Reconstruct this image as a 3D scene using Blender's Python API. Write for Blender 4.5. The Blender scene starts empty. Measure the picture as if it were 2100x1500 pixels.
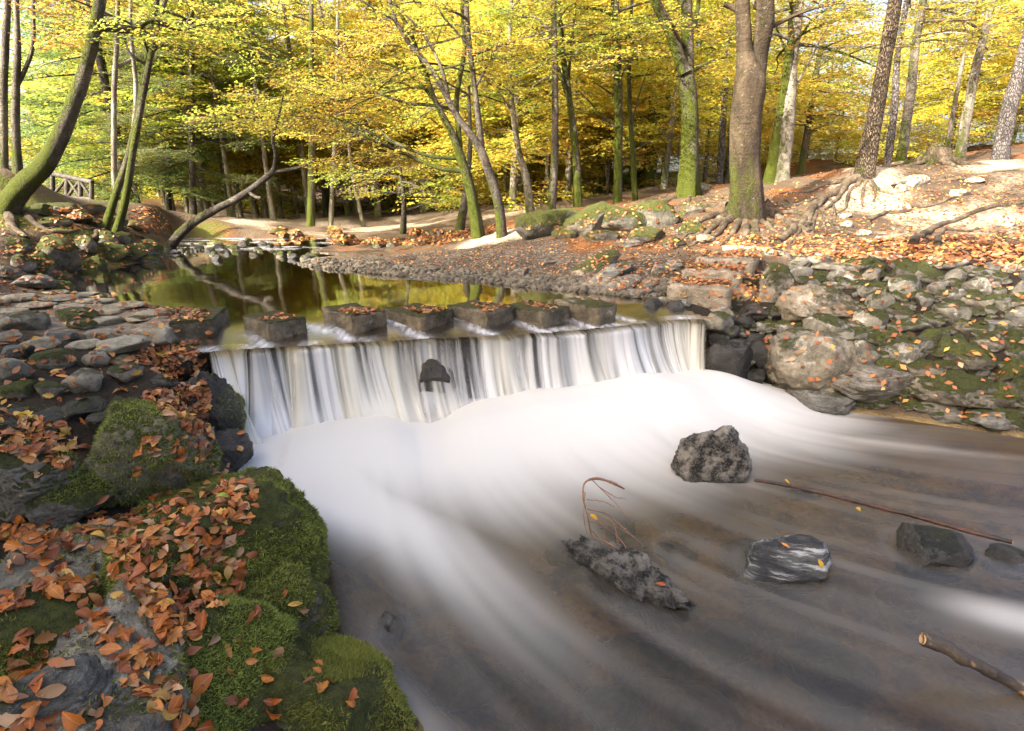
import bpy, bmesh, math
import numpy as np
from mathutils import Vector, Matrix
from mathutils.bvhtree import BVHTree

S = bpy.context.scene
COL = S.collection
# ------------------------------------------------------------------ camera, sky, sun, exposure
H = 1.8                      # camera height above the lower pool, metres
FPX = 1150.0                 # focal length in pixels of the 2100-wide photograph
PITCH = math.radians(17.0)
CP, SP = math.cos(PITCH), math.sin(PITCH)
cd = bpy.data.cameras.new('camera'); cam = bpy.data.objects.new('camera', cd); COL.objects.link(cam)
cam.location = (0, 0, H); cam.rotation_euler = (math.pi/2 - PITCH, 0, 0)
cd.sensor_width = 36; cd.lens = 36*FPX/2100; cd.clip_start = 0.05; cd.clip_end = 2000
S.camera = cam
SUN_DIR = Vector((0.66, 0.52, -0.53)).normalized()      # the way the light travels
EL = math.asin(-SUN_DIR.z); AZ = math.atan2(-SUN_DIR.x, -SUN_DIR.y)
w = bpy.data.worlds.new('World'); S.world = w; w.use_nodes = True
nt = w.node_tree; bgn = nt.nodes['Background']
sky = nt.nodes.new('ShaderNodeTexSky'); sky.sky_type = 'NISHITA'; sky.sun_disc = False
sky.sun_elevation = EL; sky.sun_rotation = AZ; sky.air_density = 0.60; sky.dust_density = 7.0; sky.ozone_density = 0.1
nt.links.new(sky.outputs[0], bgn.inputs[0]); bgn.inputs[1].default_value = 0.15
sl = bpy.data.lights.new('sun', 'SUN'); so = bpy.data.objects.new('sun', sl); COL.objects.link(so)
sl.energy = 3.8; sl.angle = math.radians(0.5); sl.color = (1.0, 0.93, 0.80)
so.rotation_euler = SUN_DIR.to_track_quat('-Z', 'Y').to_euler()
S.view_settings.view_transform = 'Standard'; S.view_settings.look = 'None'
S.view_settings.exposure = 2.33; S.view_settings.gamma = 1.0; S.view_settings.use_curve_mapping = False
S.render.engine = 'CYCLES'
cy = S.cycles
cy.max_bounces = 7; cy.diffuse_bounces = 4; cy.glossy_bounces = 3; cy.transmission_bounces = 4; cy.transparent_max_bounces = 12
cy.caustics_reflective = False; cy.caustics_refractive = False; cy.sample_clamp_indirect = 6.0
cy.use_denoising = True

# ------------------------------------------------------------------ numeric helpers
def ray(u, v):
    a = (u-1050.0)/FPX; b = (750.0-v)/FPX
    return np.array([a, CP+SP*b, -SP+CP*b])
def PY(u, v, Y):             # the point seen at pixel u, v at the ground distance Y
    d = ray(u, v); return np.array([0, 0, H]) + d*(Y/d[1])
def Pz(u, v, z):             # the point seen at pixel u, v on the level z
    d = ray(u, v); return np.array([0, 0, H]) + d*((z-H)/d[2])
def pxm(v, Y):               # metres per photo pixel
    return Y/(CP+SP*(750.0-v)/FPX)/FPX
def oax(u):                   # how much a round body is stretched off the lens axis
    return 1.0/math.sqrt(1+((u-1050.0)/FPX)**2)
def ss(x, a=0.0, b=1.0):
    t = np.clip((x-a)/(b-a), 0, 1); return t*t*(3-2*t)
def h3(ix, iy, iz, s):
    n = (ix.astype(np.int64)*374761393 + iy.astype(np.int64)*668265263 + iz.astype(np.int64)*2147483647 + s*1274126177) & 0xFFFFFFFF
    n = ((n ^ (n >> 13))*1274126177) & 0xFFFFFFFF
    n = ((n ^ (n >> 16))*2246822519) & 0xFFFFFFFF
    return ((n ^ (n >> 15)) & 0xFFFFFF)/float(0xFFFFFF)
def vnoise(P, s=0):
    P = np.asarray(P, float); i = np.floor(P).astype(np.int64); f = P-i; f = f*f*f*(f*(f*6-15)+10)
    r = 0
    for dx in (0, 1):
        for dy in (0, 1):
            for dz in (0, 1):
                wgt = (f[:, 0] if dx else 1-f[:, 0])*(f[:, 1] if dy else 1-f[:, 1])*(f[:, 2] if dz else 1-f[:, 2])
                r = r + wgt*h3(i[:, 0]+dx, i[:, 1]+dy, i[:, 2]+dz, s)
    return r*2-1
def fbm(P, fr=1.0, o=4, s=0, g=0.5):
    r = 0; a = 1.0
    for k in range(o):
        r = r + a*vnoise(np.asarray(P)*fr+17.3*k, s+k); fr *= 2.03; a *= g
    return r
def rotz(a):
    c, s_ = math.cos(a), math.sin(a); return np.array([[c, -s_, 0], [s_, c, 0], [0, 0, 1]])
def rotx(a):
    c, s_ = math.cos(a), math.sin(a); return np.array([[1, 0, 0], [0, c, -s_], [0, s_, c]])
def roty(a):
    c, s_ = math.cos(a), math.sin(a); return np.array([[c, 0, s_], [0, 1, 0], [-s_, 0, c]])
def nrm(a):
    return a/np.maximum(np.linalg.norm(a, axis=-1, keepdims=True), 1e-9)
def sdf_poly(X, Y, poly):    # signed distance, negative inside
    X = np.asarray(X, float); Y = np.asarray(Y, float)
    d = np.full(X.shape, 1e18); ins = np.zeros(X.shape, bool); n = len(poly)
    for i in range(n):
        ax, ay = poly[i]; bx, by = poly[(i+1) % n]
        ex, ey = bx-ax, by-ay; wx, wy = X-ax, Y-ay
        t = np.clip((wx*ex+wy*ey)/(ex*ex+ey*ey+1e-12), 0, 1)
        d = np.minimum(d, (wx-t*ex)**2+(wy-t*ey)**2)
        c = ((ay > Y) != (by > Y)) & (X < (bx-ax)*(Y-ay)/(by-ay+1e-12)+ax)
        ins ^= c
    d = np.sqrt(d); return np.where(ins, -d, d)
def d_line(X, Y, pts):
    d = np.full(np.shape(X), 1e18); best = np.zeros(np.shape(X)); L = 0
    for (ax, ay), (bx, by) in zip(pts[:-1], pts[1:]):
        ex, ey = bx-ax, by-ay; l = math.hypot(ex, ey)
        t = np.clip(((X-ax)*ex+(Y-ay)*ey)/(l*l), 0, 1)
        q = np.sqrt((X-ax-t*ex)**2+(Y-ay-t*ey)**2)
        best = np.where(q < d, L+t*l, best); d = np.minimum(d, q); L += l
    return d, best
def catmull(P, n):
    P = np.asarray(P, float)
    if len(P) < 3:
        t = np.linspace(0, 1, n)[:, None]; return P[0]*(1-t)+P[-1]*t
    Q = np.vstack([2*P[0]-P[1], P, 2*P[-1]-P[-2]]); m = len(P)-1
    t = np.linspace(0, m-1e-6, n); k = t.astype(int); f = (t-k)[:, None]
    a, b, c, d = Q[k], Q[k+1], Q[k+2], Q[k+3]
    return 0.5*((2*b)+(c-a)*f+(2*a-5*b+4*c-d)*f**2+(3*b-a-3*c+d)*f**3)

# ------------------------------------------------------------------ object helpers
def tag(o, label=None, cat=None, group=None, kind=None):
    if label: o['label'] = label
    if cat: o['category'] = cat
    if group: o['group'] = group
    if kind: o['kind'] = kind
    return o
def empty(name, loc, label, cat, group=None):
    o = bpy.data.objects.new(name, None); COL.objects.link(o); o.location = [float(c) for c in loc]; o.empty_display_size = 0.2
    return tag(o, label, cat, group)
def mk(name, V, F, mats, parent=None, loc=None, smooth=True, attrs=None, mi=None, col=None):
    """one mesh object; V is in world space when loc is given (then stored relative to loc), else local"""
    V = np.asarray(V, np.float32)
    if loc is not None: V = V-np.asarray(loc, np.float32)
    if not isinstance(F, (list, tuple)): F = [F]
    F = [np.asarray(f, np.int32) for f in F if len(f)]
    me = bpy.data.meshes.new(name); me.vertices.add(len(V)); me.vertices.foreach_set('co', V.ravel())
    nl = sum(f.size for f in F); npo = sum(len(f) for f in F)
    me.loops.add(nl); me.polygons.add(npo)
    me.loops.foreach_set('vertex_index', np.concatenate([f.ravel() for f in F]))
    st = np.concatenate([np.full(len(f), f.shape[1], np.int32) for f in F])
    me.polygons.foreach_set('loop_start', np.concatenate([[0], np.cumsum(st)[:-1]]).astype(np.int32))
    for m in (mats if isinstance(mats, (list, tuple)) else [mats]): me.materials.append(m)
    if mi is not None: me.polygons.foreach_set('material_index', np.asarray(mi, np.int32))
    if smooth: me.polygons.foreach_set('use_smooth', np.ones(npo, bool))
    for k, a in (attrs or {}).items():
        at = me.attributes.new(k, 'FLOAT', 'POINT'); at.data.foreach_set('value', np.asarray(a, np.float32))
    if col is not None:
        at = me.attributes.new('tint', 'FLOAT_COLOR', 'POINT')
        c4 = np.ones((len(V), 4), np.float32); c4[:, :3] = col; at.data.foreach_set('color', c4.ravel())
    me.update(calc_edges=True)
    o = bpy.data.objects.new(name, me); COL.objects.link(o)
    if parent is not None: o.parent = parent
    if loc is not None and parent is None: o.location = [float(c) for c in loc]
    return o
def grid_faces(nu, nv, wrap=False):
    i = np.arange(nu-1)[:, None]*nv; j = np.arange(nv-1 if not wrap else nv)[None, :]; j2 = (j+1) % nv
    return np.stack([i+j, i+nv+j, i+nv+j2, i+j2], -1).reshape(-1, 4)
def tube(P, R, n=10, m=None, seed=0, rough=0.06, cap=True, fr=3.0, flare=None):
    """a round tapering body along a path; flare adds root buttresses at its foot"""
    P = np.asarray(P, float); R = np.asarray(R, float)
    if m is None: m = max(len(P), 4)
    C = catmull(P, m); r = np.interp(np.linspace(0, 1, m), np.linspace(0, 1, len(R)), R)
    T = nrm(np.gradient(C, axis=0)); up = np.array([1.0, 0, 0]) if abs(T[0, 0]) < 0.8 else np.array([0, 1.0, 0])
    Nn = []; v = nrm(up-T[0]*np.dot(up, T[0]))
    for k in range(m):
        v = nrm(v-T[k]*np.dot(v, T[k])); Nn.append(v)
    Nn = np.array(Nn); B = np.cross(T, Nn)
    a = np.linspace(0, 2*np.pi, n, endpoint=False)
    D = Nn[:, None]*np.cos(a)[None, :, None]+B[:, None]*np.sin(a)[None, :, None]
    rr = np.repeat(r[:, None], n, 1)
    if flare:
        hgt = np.linspace(0, 1, m)[:, None]*np.linalg.norm(np.diff(C, axis=0), axis=1).sum()
        fl = np.exp(-hgt/flare[1]); ph = (seed*1.7) % 6.28
        rr = rr*(1+flare[0]*fl*(0.55+0.45*np.cos(a[None]*flare[2]+ph)+0.25*np.cos(a[None]*(flare[2]+2)+ph*2.1)))
    V = C[:, None]+D*rr[..., None]
    if rough:
        nz = fbm(V.reshape(-1, 3)*[1, 1, 0.45]/max(r.max(), 0.01)*0.4, fr*0.5, 3, seed).reshape(m, n)
        V = V+D*(rr*rough*2*nz)[..., None]
    V = V.reshape(-1, 3); F = [grid_faces(m, n, True)]
    if cap:
        V = np.vstack([V, C[:1], C[-1:]]); k = np.arange(n)
        F.append(np.stack([np.full(n, m*n), (k+1) % n, k], -1))
        F.append(np.stack([np.full(n, m*n+1), (m-1)*n+k, (m-1)*n+(k+1) % n], -1))
    return V, F
class Geo:                   # collects shapes into one mesh
    def __init__(s): s.V = []; s.F = {3: [], 4: []}; s.n = 0
    def add(s, V, F):
        for f in (F if isinstance(F, (list, tuple)) else [F]):
            f = np.asarray(f); s.F[f.shape[1]].append(f+s.n)
        s.V.append(np.asarray(V)); s.n += len(V); return s
    def out(s):
        return np.vstack(s.V), [np.vstack(s.F[k]) for k in (4, 3) if s.F[k]]
_ico = {}
def ico(sub):
    if sub not in _ico:
        bm = bmesh.new(); bmesh.ops.create_icosphere(bm, subdivisions=sub, radius=1.0)
        _ico[sub] = (np.array([v.co[:] for v in bm.verts]), np.array([[v.index for v in f.verts] for f in bm.faces])); bm.free()
    return _ico[sub]
def rockV(size, seed, cuts=9, rough=0.10, sub=4, strata=0.0, rot=None, flat=0.0, fr=1.6):
    V, F = ico(sub); V = V.copy(); rg = np.random.default_rng(seed+5)
    for k in range(cuts):
        n = nrm(rg.normal(size=3)); d = rg.uniform(0.55, 0.88); x = V@n-d
        V -= np.where(x > 0, x*0.93, 0)[:, None]*n
    if flat: V[:, 2] = np.where(V[:, 2] > 1-flat, 1-flat+(V[:, 2]-1+flat)*0.12, V[:, 2])
    dsp = fbm(V, fr, 5, seed, 0.55)*rough+(np.abs(fbm(V, fr*3.1, 4, seed+3, .6))-.3)*rough*.55
    if strata:
        n = nrm(np.array([0.35, 0.25, 1.0])); q = (V@n)*9+fbm(V, 2, 2, seed+9)*0.8
        dsp = dsp+strata*(np.abs((q % 1)-0.5)*2-0.5+0.6*h3(np.floor(q), np.floor(q)*0, np.floor(q)*0, seed))
    V = V*(1+dsp)[:, None]*np.asarray(size)
    if rot is not None: V = V@np.asarray(rot).T
    return V, F

# ------------------------------------------------------------------ materials
class NT:
    def __init__(s, name):
        s.m = bpy.data.materials.new(name); s.m.use_nodes = True; s.t = s.m.node_tree; s.t.nodes.clear()
        s.out = s.t.nodes.new('ShaderNodeOutputMaterial')
    def put(s, sock, v):
        if isinstance(v, bpy.types.NodeSocket): s.t.links.new(v, sock)
        elif v is not None:
            if isinstance(v, (tuple, list)) and len(v) == 3 and sock.type == 'RGBA': v = (*v, 1)
            sock.default_value = v
    def n(s, typ, ins=(), out=0, **pr):
        nd = s.t.nodes.new('ShaderNode'+typ)
        for k, v in pr.items(): setattr(nd, k, v)
        for k, v in dict(ins).items(): s.put(nd.inputs[k], v)
        return nd.outputs[out]
    def mix(s, f, a, b, bt='MIX'):
        nd = s.t.nodes.new('ShaderNodeMix'); nd.data_type = 'RGBA'; nd.blend_type = bt
        s.put(nd.inputs[0], f); s.put(nd.inputs[6], a); s.put(nd.inputs[7], b); return nd.outputs[2]
    def math(s, op, a, b=0.5, c=None, clamp=False):
        nd = s.t.nodes.new('ShaderNodeMath'); nd.operation = op; nd.use_clamp = clamp
        s.put(nd.inputs[0], a); s.put(nd.inputs[1], b)
        if c is not None: s.put(nd.inputs[2], c)
        return nd.outputs[0]
    def rng(s, v, a, b, c=0.0, d=1.0, sm=True):
        nd = s.t.nodes.new('ShaderNodeMapRange'); nd.interpolation_type = 'SMOOTHSTEP' if sm else 'LINEAR'
        for k, q in zip((0, 1, 2, 3, 4), (v, a, b, c, d)): s.put(nd.inputs[k], q)
        return nd.outputs[0]
    def noise(s, vec, sc, det=5, ro=0.6, dist=0.0, out=0):
        return s.n('TexNoise', {'Vector': vec, 'Scale': sc, 'Detail': det, 'Roughness': ro, 'Distortion': dist}, out)
    def vor(s, vec, sc, feat='F1', out=0):
        return s.n('TexVoronoi', {'Vector': vec, 'Scale': sc}, out, feature=feat)
    def scale(s, vec, sc):
        return s.n('Mapping', {'Vector': vec, 'Scale': sc})
    def attr(s, name, out=2): return s.n('Attribute', (), out, attribute_name=name)
    def ramp(s, f, stops):
        nd = s.t.nodes.new('ShaderNodeValToRGB'); s.put(nd.inputs[0], f); e = nd.color_ramp.elements
        while len(e) < len(stops): e.new(0.5)
        for k, (p, c) in enumerate(stops): e[k].position = p; e[k].color = (*c, 1)
        return nd.outputs[0]
    def bump(s, h, st=0.5, d=0.02, nrm_=None): return s.n('Bump', {'Strength': st, 'Distance': d, 'Height': h, **({'Normal': nrm_} if nrm_ else {})})
    def bsdf(s, col, rough=0.85, normal=None, spec=0.3, **kw):
        ins = {'Base Color': col, 'Roughness': rough, 'Specular IOR Level': spec, **kw}
        if normal is not None: ins['Normal'] = normal
        return s.n('BsdfPrincipled', ins)
    def surf(s, sh): s.t.links.new(sh, s.out.inputs[0]); return s.m
def objvec(q):               # object coordinates, shifted per object
    r = q.n('ObjectInfo', (), 5); tc = q.n('TexCoord', (), 3)
    sh = q.n('VectorMath', {0: q.n('CombineXYZ', {0: r, 1: r, 2: r}), 1: (37.0, 51.0, 23.0)}, operation='MULTIPLY')
    return q.n('VectorMath', {0: tc, 1: sh}, operation='ADD')

def rock_mat(name, dark=(.10, .095, .085), light=(.30, .28, .25), moss=0.0, lichen=0.0, wet=False, bands=0.0, thr=(.34, .68), nsc=5.0, mosscol=((.022, .027, .005), (.115, .125, .018))):
    q = NT(name); v = objvec(q); geo = q.t.nodes.new('ShaderNodeNewGeometry')
    nz = q.n('SeparateXYZ', {0: geo.outputs['Normal']}, 2); pz = q.n('SeparateXYZ', {0: geo.outputs['Position']}, 2)
    n1 = q.noise(v, nsc, 8, 0.68); n2 = q.noise(v, 26.0, 6, 0.7); n3 = q.noise(v, 2.1, 4, 0.6); n4 = q.noise(v, 90.0, 3, 0.7)
    rnd = q.n('ObjectInfo', (), 5)
    c = q.mix(q.rng(n1, *thr), dark, light)
    c = q.mix(q.math('MULTIPLY', q.rng(n2, .35, .75), 0.55), c, q.mix(0.5, dark, (.05, .045, .04)))
    c = q.mix(q.math('MULTIPLY', q.rng(n4, .45, .7), .35), c, light)
    c = q.mix(1.0, c, q.ramp(rnd, [(0, (.84, .82, .77)), (.5, (1, .96, .88)), (1, (1.12, 1.0, .84))]), 'MULTIPLY')
    hgt = q.math('ADD', q.math('MULTIPLY', n1, 1.0), q.math('MULTIPLY', n2, .45)); hgt = q.math('ADD', hgt, q.math('MULTIPLY', n4, .15))
    if bands:
        vs = q.n('Mapping', {'Vector': v, 'Scale': (4.0, 4.0, 62.0), 'Rotation': (0.35, -0.3, 0.0)})
        b = q.noise(vs, 1.0, 5, .65, .6)
        c = q.mix(q.math('MULTIPLY', q.rng(b, .52, .62), bands), c, (.50, .49, .46)); c = q.mix(q.math('MULTIPLY', q.rng(b, .46, .36), bands), c, (.025, .025, .025))
        hgt = q.math('ADD', hgt, q.math('MULTIPLY', b, .9))
    if lichen:
        l = q.rng(q.math('ADD', q.noise(v, 9.0, 6, .7), q.math('MULTIPLY', nz, .12)), .66-.09*lichen, .76-.09*lichen)
        c = q.mix(q.math('MULTIPLY', l, .30+.5*lichen), c, (.46, .43, .36))
    rough = q.rng(n2, .2, .8, .62, .95)
    if moss:
        mm = q.math('ADD', q.math('MULTIPLY', nz, .30), q.math('ADD', q.math('MULTIPLY', n3, .8), q.math('MULTIPLY', n2, .28)))
        mf = q.rng(mm, .98-.62*moss, 1.10-.62*moss)
        mn = q.noise(v, 150.0, 4, .75); mc = q.mix(q.rng(q.math('ADD', q.math('MULTIPLY', mn, .6), q.math('MULTIPLY', n2, .5)), .38, .72), *mosscol)
        c = q.mix(mf, c, mc); rough = q.mix(mf, rough, (.95, .95, .95))
        hgt = q.math('ADD', hgt, q.math('MULTIPLY', mf, q.math('ADD', .35, q.math('MULTIPLY', mn, .9))))
    wl = q.rng(q.math('ADD', pz, q.math('MULTIPLY', n3, .10)), .02, .17, 1.0 if not wet else 1.0, 0.0 if not wet else .75)   # wet by the waterline
    c = q.mix(q.math('MULTIPLY', wl, .62), c, q.mix(.5, c, (.004, .004, .004)), 'MULTIPLY') if False else q.mix(q.math('MULTIPLY', wl, .6), c, (.018, .016, .013))
    rough = q.mix(wl, rough, (.28, .28, .28))
    return q.surf(q.bsdf(c, rough, q.bump(hgt, 1.0, .05), .4))

def bark_mat(name, base=((.06, .05, .04), (.17, .145, .115)), moss=0.5, side=(-.7, -.4, .2), fissure=0.0, lichen=.3, lowm=.20, mosscol=((.028, .036, .006), (.140, .165, .018))):
    q = NT(name); v = objvec(q); geo = q.t.nodes.new('ShaderNodeNewGeometry')
    vs = q.scale(v, (1, 1, .35)); n1 = q.noise(vs, 4.0, 7, .65); n2 = q.noise(v, 30.0, 6, .7); n3 = q.noise(q.scale(v, (1, 1, .5)), 3.2, 6, .68)
    c = q.mix(q.rng(n1, .33, .68), *base); hgt = q.math('ADD', n1, q.math('MULTIPLY', n2, .5))
    if fissure:
        vo = q.vor(q.n('Mapping', {'Vector': v, 'Scale': (1, 1, .30)}), 42.0, 'DISTANCE_TO_EDGE'); f = q.rng(q.math('ADD', vo, q.math('MULTIPLY', q.math('SUBTRACT', n2, .5), .22)), .0, .22)
        c = q.mix(f, q.mix(fissure, c, (.025, .018, .013)), c); hgt = q.math('ADD', hgt, q.math('MULTIPLY', f, 1.2*fissure))
    else:
        rg = q.noise(q.scale(v, (1, 1, 9)), 2.2, 3, .6); c = q.mix(q.math('MULTIPLY', q.rng(rg, .56, .66), .4), c, base[0]); hgt = q.math('ADD', hgt, q.math('MULTIPLY', rg, .4))
    if lichen:
        c = q.mix(q.math('MULTIPLY', q.rng(q.noise(v, 13.0, 5, .7), .60, .66), lichen), c, (.42, .40, .33))
    rough = .9
    if moss:
        dt = q.n('VectorMath', {0: geo.outputs['Normal'], 1: side}, 1, operation='DOT_PRODUCT')
        lo = q.n('SeparateXYZ', {0: q.n('TexCoord', (), 3)}, 2); low = q.rng(lo, 0.0, 1.5, lowm, 0.0)
        mm = q.math('ADD', q.math('ADD', q.math('MULTIPLY', dt, .22), n3), q.math('ADD', low, q.math('MULTIPLY', n2, .3)))
        mf = q.rng(mm, 1.12-.7*moss, 1.36-.7*moss); mn = q.noise(v, 90.0, 4, .75)
        c = q.mix(mf, c, q.mix(q.rng(mn, .3, .7), *mosscol)); hgt = q.math('ADD', hgt, q.math('MULTIPLY', mf, q.math('ADD', .3, q.math('MULTIPLY', mn, .8))))
    return q.surf(q.bsdf(c, rough, q.bump(hgt, 1.0, .06), .2))

def leaf_mat(name, tint=True, cols=None, trans=.5, rough=.5):
    q = NT(name)
    if tint: c = q.attr('tint', 0)
    else: c = q.ramp(q.n('ObjectInfo', (), 5), cols)
    rnd = q.n('ObjectInfo', (), 5)
    if tint: c = q.n('HueSaturation', {'Hue': q.rng(rnd, 0, 1, .490, .525, False), 'Saturation': .93, 'Value': q.rng(rnd, 0, 1, .85, 1.12, False), 'Color': c})
    else:
        v = objvec(q); c = q.mix(q.math('MULTIPLY', q.rng(q.noise(v, 3.0, 5, .7), .45, .7), .6), c, q.mix(.7, c, (.07, .022, .008)))
        tc = q.n('SeparateXYZ', {0: q.n('TexCoord', (), 3)}); ty_ = q.n('SeparateXYZ', {0: q.n('TexCoord', (), 3)}, 1); ay = q.math('ABSOLUTE', ty_)
        vein = q.math('PINGPONG', q.math('SUBTRACT', tc, q.math('MULTIPLY', ay, .7)), .055); c = q.mix(q.math('MULTIPLY', q.rng(vein, .012, .0), .35), c, q.mix(.6, c, (.12, .04, .012))); c = q.mix(q.math('MULTIPLY', q.rng(ay, .022, .006), .7), c, (.50, .27, .12))
    d = q.bsdf(c, rough, None, .3); t = q.n('BsdfTranslucent', {'Color': c})
    return q.surf(q.n('MixShader', {0: trans, 1: d, 2: t}))

def ground_mat():
    q = NT('forest_floor'); v = q.n('TexCoord', (), 3)
    n1 = q.noise(v, 1.3, 6, .65); n2 = q.noise(v, 14.0, 6, .7); n3 = q.noise(v, 60.0, 4, .7)
    c = q.mix(q.rng(n1, .35, .65), (.060, .040, .024), (.135, .095, .060)); c = q.mix(q.math('MULTIPLY', q.rng(n3, .4, .7), .5), c, (.03, .02, .014))
    c = q.mix(q.attr('gap_shade'), c, (.018, .014, .009))  # soil taken near black to paint shade into gaps between the stones
    path = q.mix(q.rng(n2, .3, .7), (.30, .235, .165), (.46, .38, .28)); c = q.mix(q.rng(q.math('ADD', q.attr('path'), q.math('MULTIPLY', n2, .5)), .55, .95), c, path)
    vg = q.t.nodes.new('ShaderNodeTexVoronoi'); q.put(vg.inputs['Vector'], v); vg.inputs['Scale'].default_value = 26
    gcol = q.mix(q.rng(q.n('SeparateColor', {0: vg.outputs['Color']}), 0, 1), (.075, .062, .048), (.26, .215, .165)); gcol = q.mix(q.rng(vg.outputs['Distance'], .25, .7), gcol, (.04, .034, .028))
    c = q.mix(q.rng(q.math('ADD', q.attr('gravel'), q.math('MULTIPLY', n2, .3)), .45, .85), c, gcol)
    vo = q.t.nodes.new('ShaderNodeTexVoronoi'); q.put(vo.inputs['Vector'], q.n('VectorMath', {0: v, 1: q.noise(v, 30, 2, .5, out=1)}, operation='ADD')); vo.inputs['Scale'].default_value = 17
    lc = q.ramp(q.n('SeparateColor', {0: vo.outputs['Color']}), [(0, (.10, .035, .012)), (.4, (.24, .085, .025)), (.7, (.36, .15, .045)), (1, (.42, .26, .13))])
    lit = q.rng(q.math('ADD', q.attr('litter'), q.math('MULTIPLY', n2, .55)), .62, .92); lc = q.mix(q.rng(vo.outputs['Distance'], .35, .7), lc, (.05, .022, .010))
    c = q.mix(lit, c, lc)
    mc = q.mix(q.rng(n3, .3, .7), (.035, .052, .009), (.13, .155, .022)); mf = q.rng(q.math('ADD', q.attr('moss'), q.math('MULTIPLY', n1, .7)), .7, .95); c = q.mix(mf, c, mc)
    pz = q.n('SeparateXYZ', {0: q.t.nodes.new('ShaderNodeNewGeometry').outputs['Position']}, 2)
    bed = q.ramp(q.noise(v, 5.0, 5, .65), [(.3, (.04, .027, .012)), (.44, (.12, .082, .032)), (.58, (.28, .195, .07)), (.8, (.11, .092, .06))]); c = q.mix(q.attr('bed'), c, bed)
    h = q.math('ADD', q.math('ADD', n2, q.math('MULTIPLY', n3, .5)), q.math('MULTIPLY', vg.outputs['Distance'], -.5))
    return q.surf(q.bsdf(c, .9, q.bump(h, .8, .04), .2))

def pool_mat():              # clear, tea-coloured, mirror-like upper pool
    q = NT('pool_water'); v = q.n('TexCoord', (), 3)
    rip = q.noise(q.n('Mapping', {'Vector': v, 'Scale': (1.6, .5, 1)}), 3.0, 4, .5)
    bm_ = q.bump(rip, .10, .02); fo = q.attr('foam'); n = q.noise(q.n('Mapping', {'Vector': v, 'Scale': (5, 1.5, 1), 'Rotation': (0, 0, .7)}), 4, 5, .6)
    gl = q.n('BsdfAnisotropic', {'Color': (.95, .95, .95), 'Roughness': q.rng(q.attr('calm'), 0, 1, .22, .055), 'Normal': bm_})
    tr = q.n('BsdfTransparent', {'Color': (.78, .58, .22)})
    df = q.bsdf((.075, .052, .014), .6, None, .0); tr = q.n('MixShader', {0: .15, 1: tr, 2: df})
    fr = q.n('Fresnel', {'IOR': 1.45, 'Normal': bm_}); s1 = q.n('MixShader', {0: q.math('ADD', q.math('MULTIPLY', fr, 1.6), .18, clamp=True), 1: tr, 2: gl})
    wf = q.bsdf((.80, .80, .82), .5, None, .2); f = q.math('MULTIPLY', fo, q.rng(n, .3, .75, .25, 1.0), clamp=True)
    return q.surf(q.n('MixShader', {0: f, 1: s1, 2: wf}))
def stream_mat():            # long-exposure water: foam, silky streaks, the bed dim below
    q = NT('stream_water'); v = q.n('TexCoord', (), 3); fo = q.attr('foam'); st = q.attr('streak')
    bm_ = q.bump(st, .22, .03)
    gl = q.n('BsdfAnisotropic', {'Color': (.95, .92, .88), 'Roughness': .32, 'Normal': bm_})
    tr = q.n('BsdfTransparent', {'Color': (.80, .66, .42)})
    milk = q.bsdf(q.mix(q.rng(st, .2, .8), (.050, .042, .030), (.135, .120, .095)), .6, bm_, .0)
    body = q.n('MixShader', {0: q.rng(st, .2, .85, .28, .50), 1: tr, 2: milk})
    fr = q.n('Fresnel', {'IOR': 1.33, 'Normal': bm_}); s1 = q.n('MixShader', {0: q.math('ADD', q.math('MULTIPLY', fr, .85), .02, clamp=True), 1: body, 2: gl})
    wh = q.n('MixShader', {0: .35, 1: q.bsdf((.85, .82, .76), .6, None, .1), 2: q.n('BsdfTranslucent', {'Color': (.86, .86, .85)})})
    f = q.rng(q.math('ADD', fo, q.math('MULTIPLY', q.math('SUBTRACT', st, .5), q.math('MULTIPLY', .46, q.math('MULTIPLY', fo, q.math('SUBTRACT', 1.30, fo))))), .0, 1.05)
    return q.surf(q.n('MixShader', {0: f, 1: s1, 2: wh}))
def fall_mat():
    q = NT('falling_water'); a = q.attr('cover'); cr = q.attr('cream')
    col = q.mix(cr, (.87, .86, .84), (.82, .78, .66))
    wh = q.n('MixShader', {0: .35, 1: q.bsdf(col, .45, None, .35), 2: q.n('BsdfTranslucent', {'Color': col})})
    return q.surf(q.n('MixShader', {0: a, 1: q.n('BsdfTransparent', {'Color': (.93, .93, .95)}), 2: wh}))
def wood_mat(name, a, b, rough=.6, peel=None):
    q = NT(name); v = objvec(q); n1 = q.noise(v, 9.0, 6, .65); n2 = q.noise(v, 60.0, 5, .7)
    c = q.mix(q.rng(n1, .35, .65), a, b); c = q.mix(q.math('MULTIPLY', q.rng(n2, .4, .7), .5), c, a)
    if peel: c = q.mix(q.rng(q.noise(v, 3.3, 4, .7), .52, .56), c, q.mix(q.rng(n2, .3, .7), peel, (.30, .16, .07)))
    return q.surf(q.bsdf(c, rough, q.bump(q.math('ADD', n1, n2), .8, .01), .4))

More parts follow.
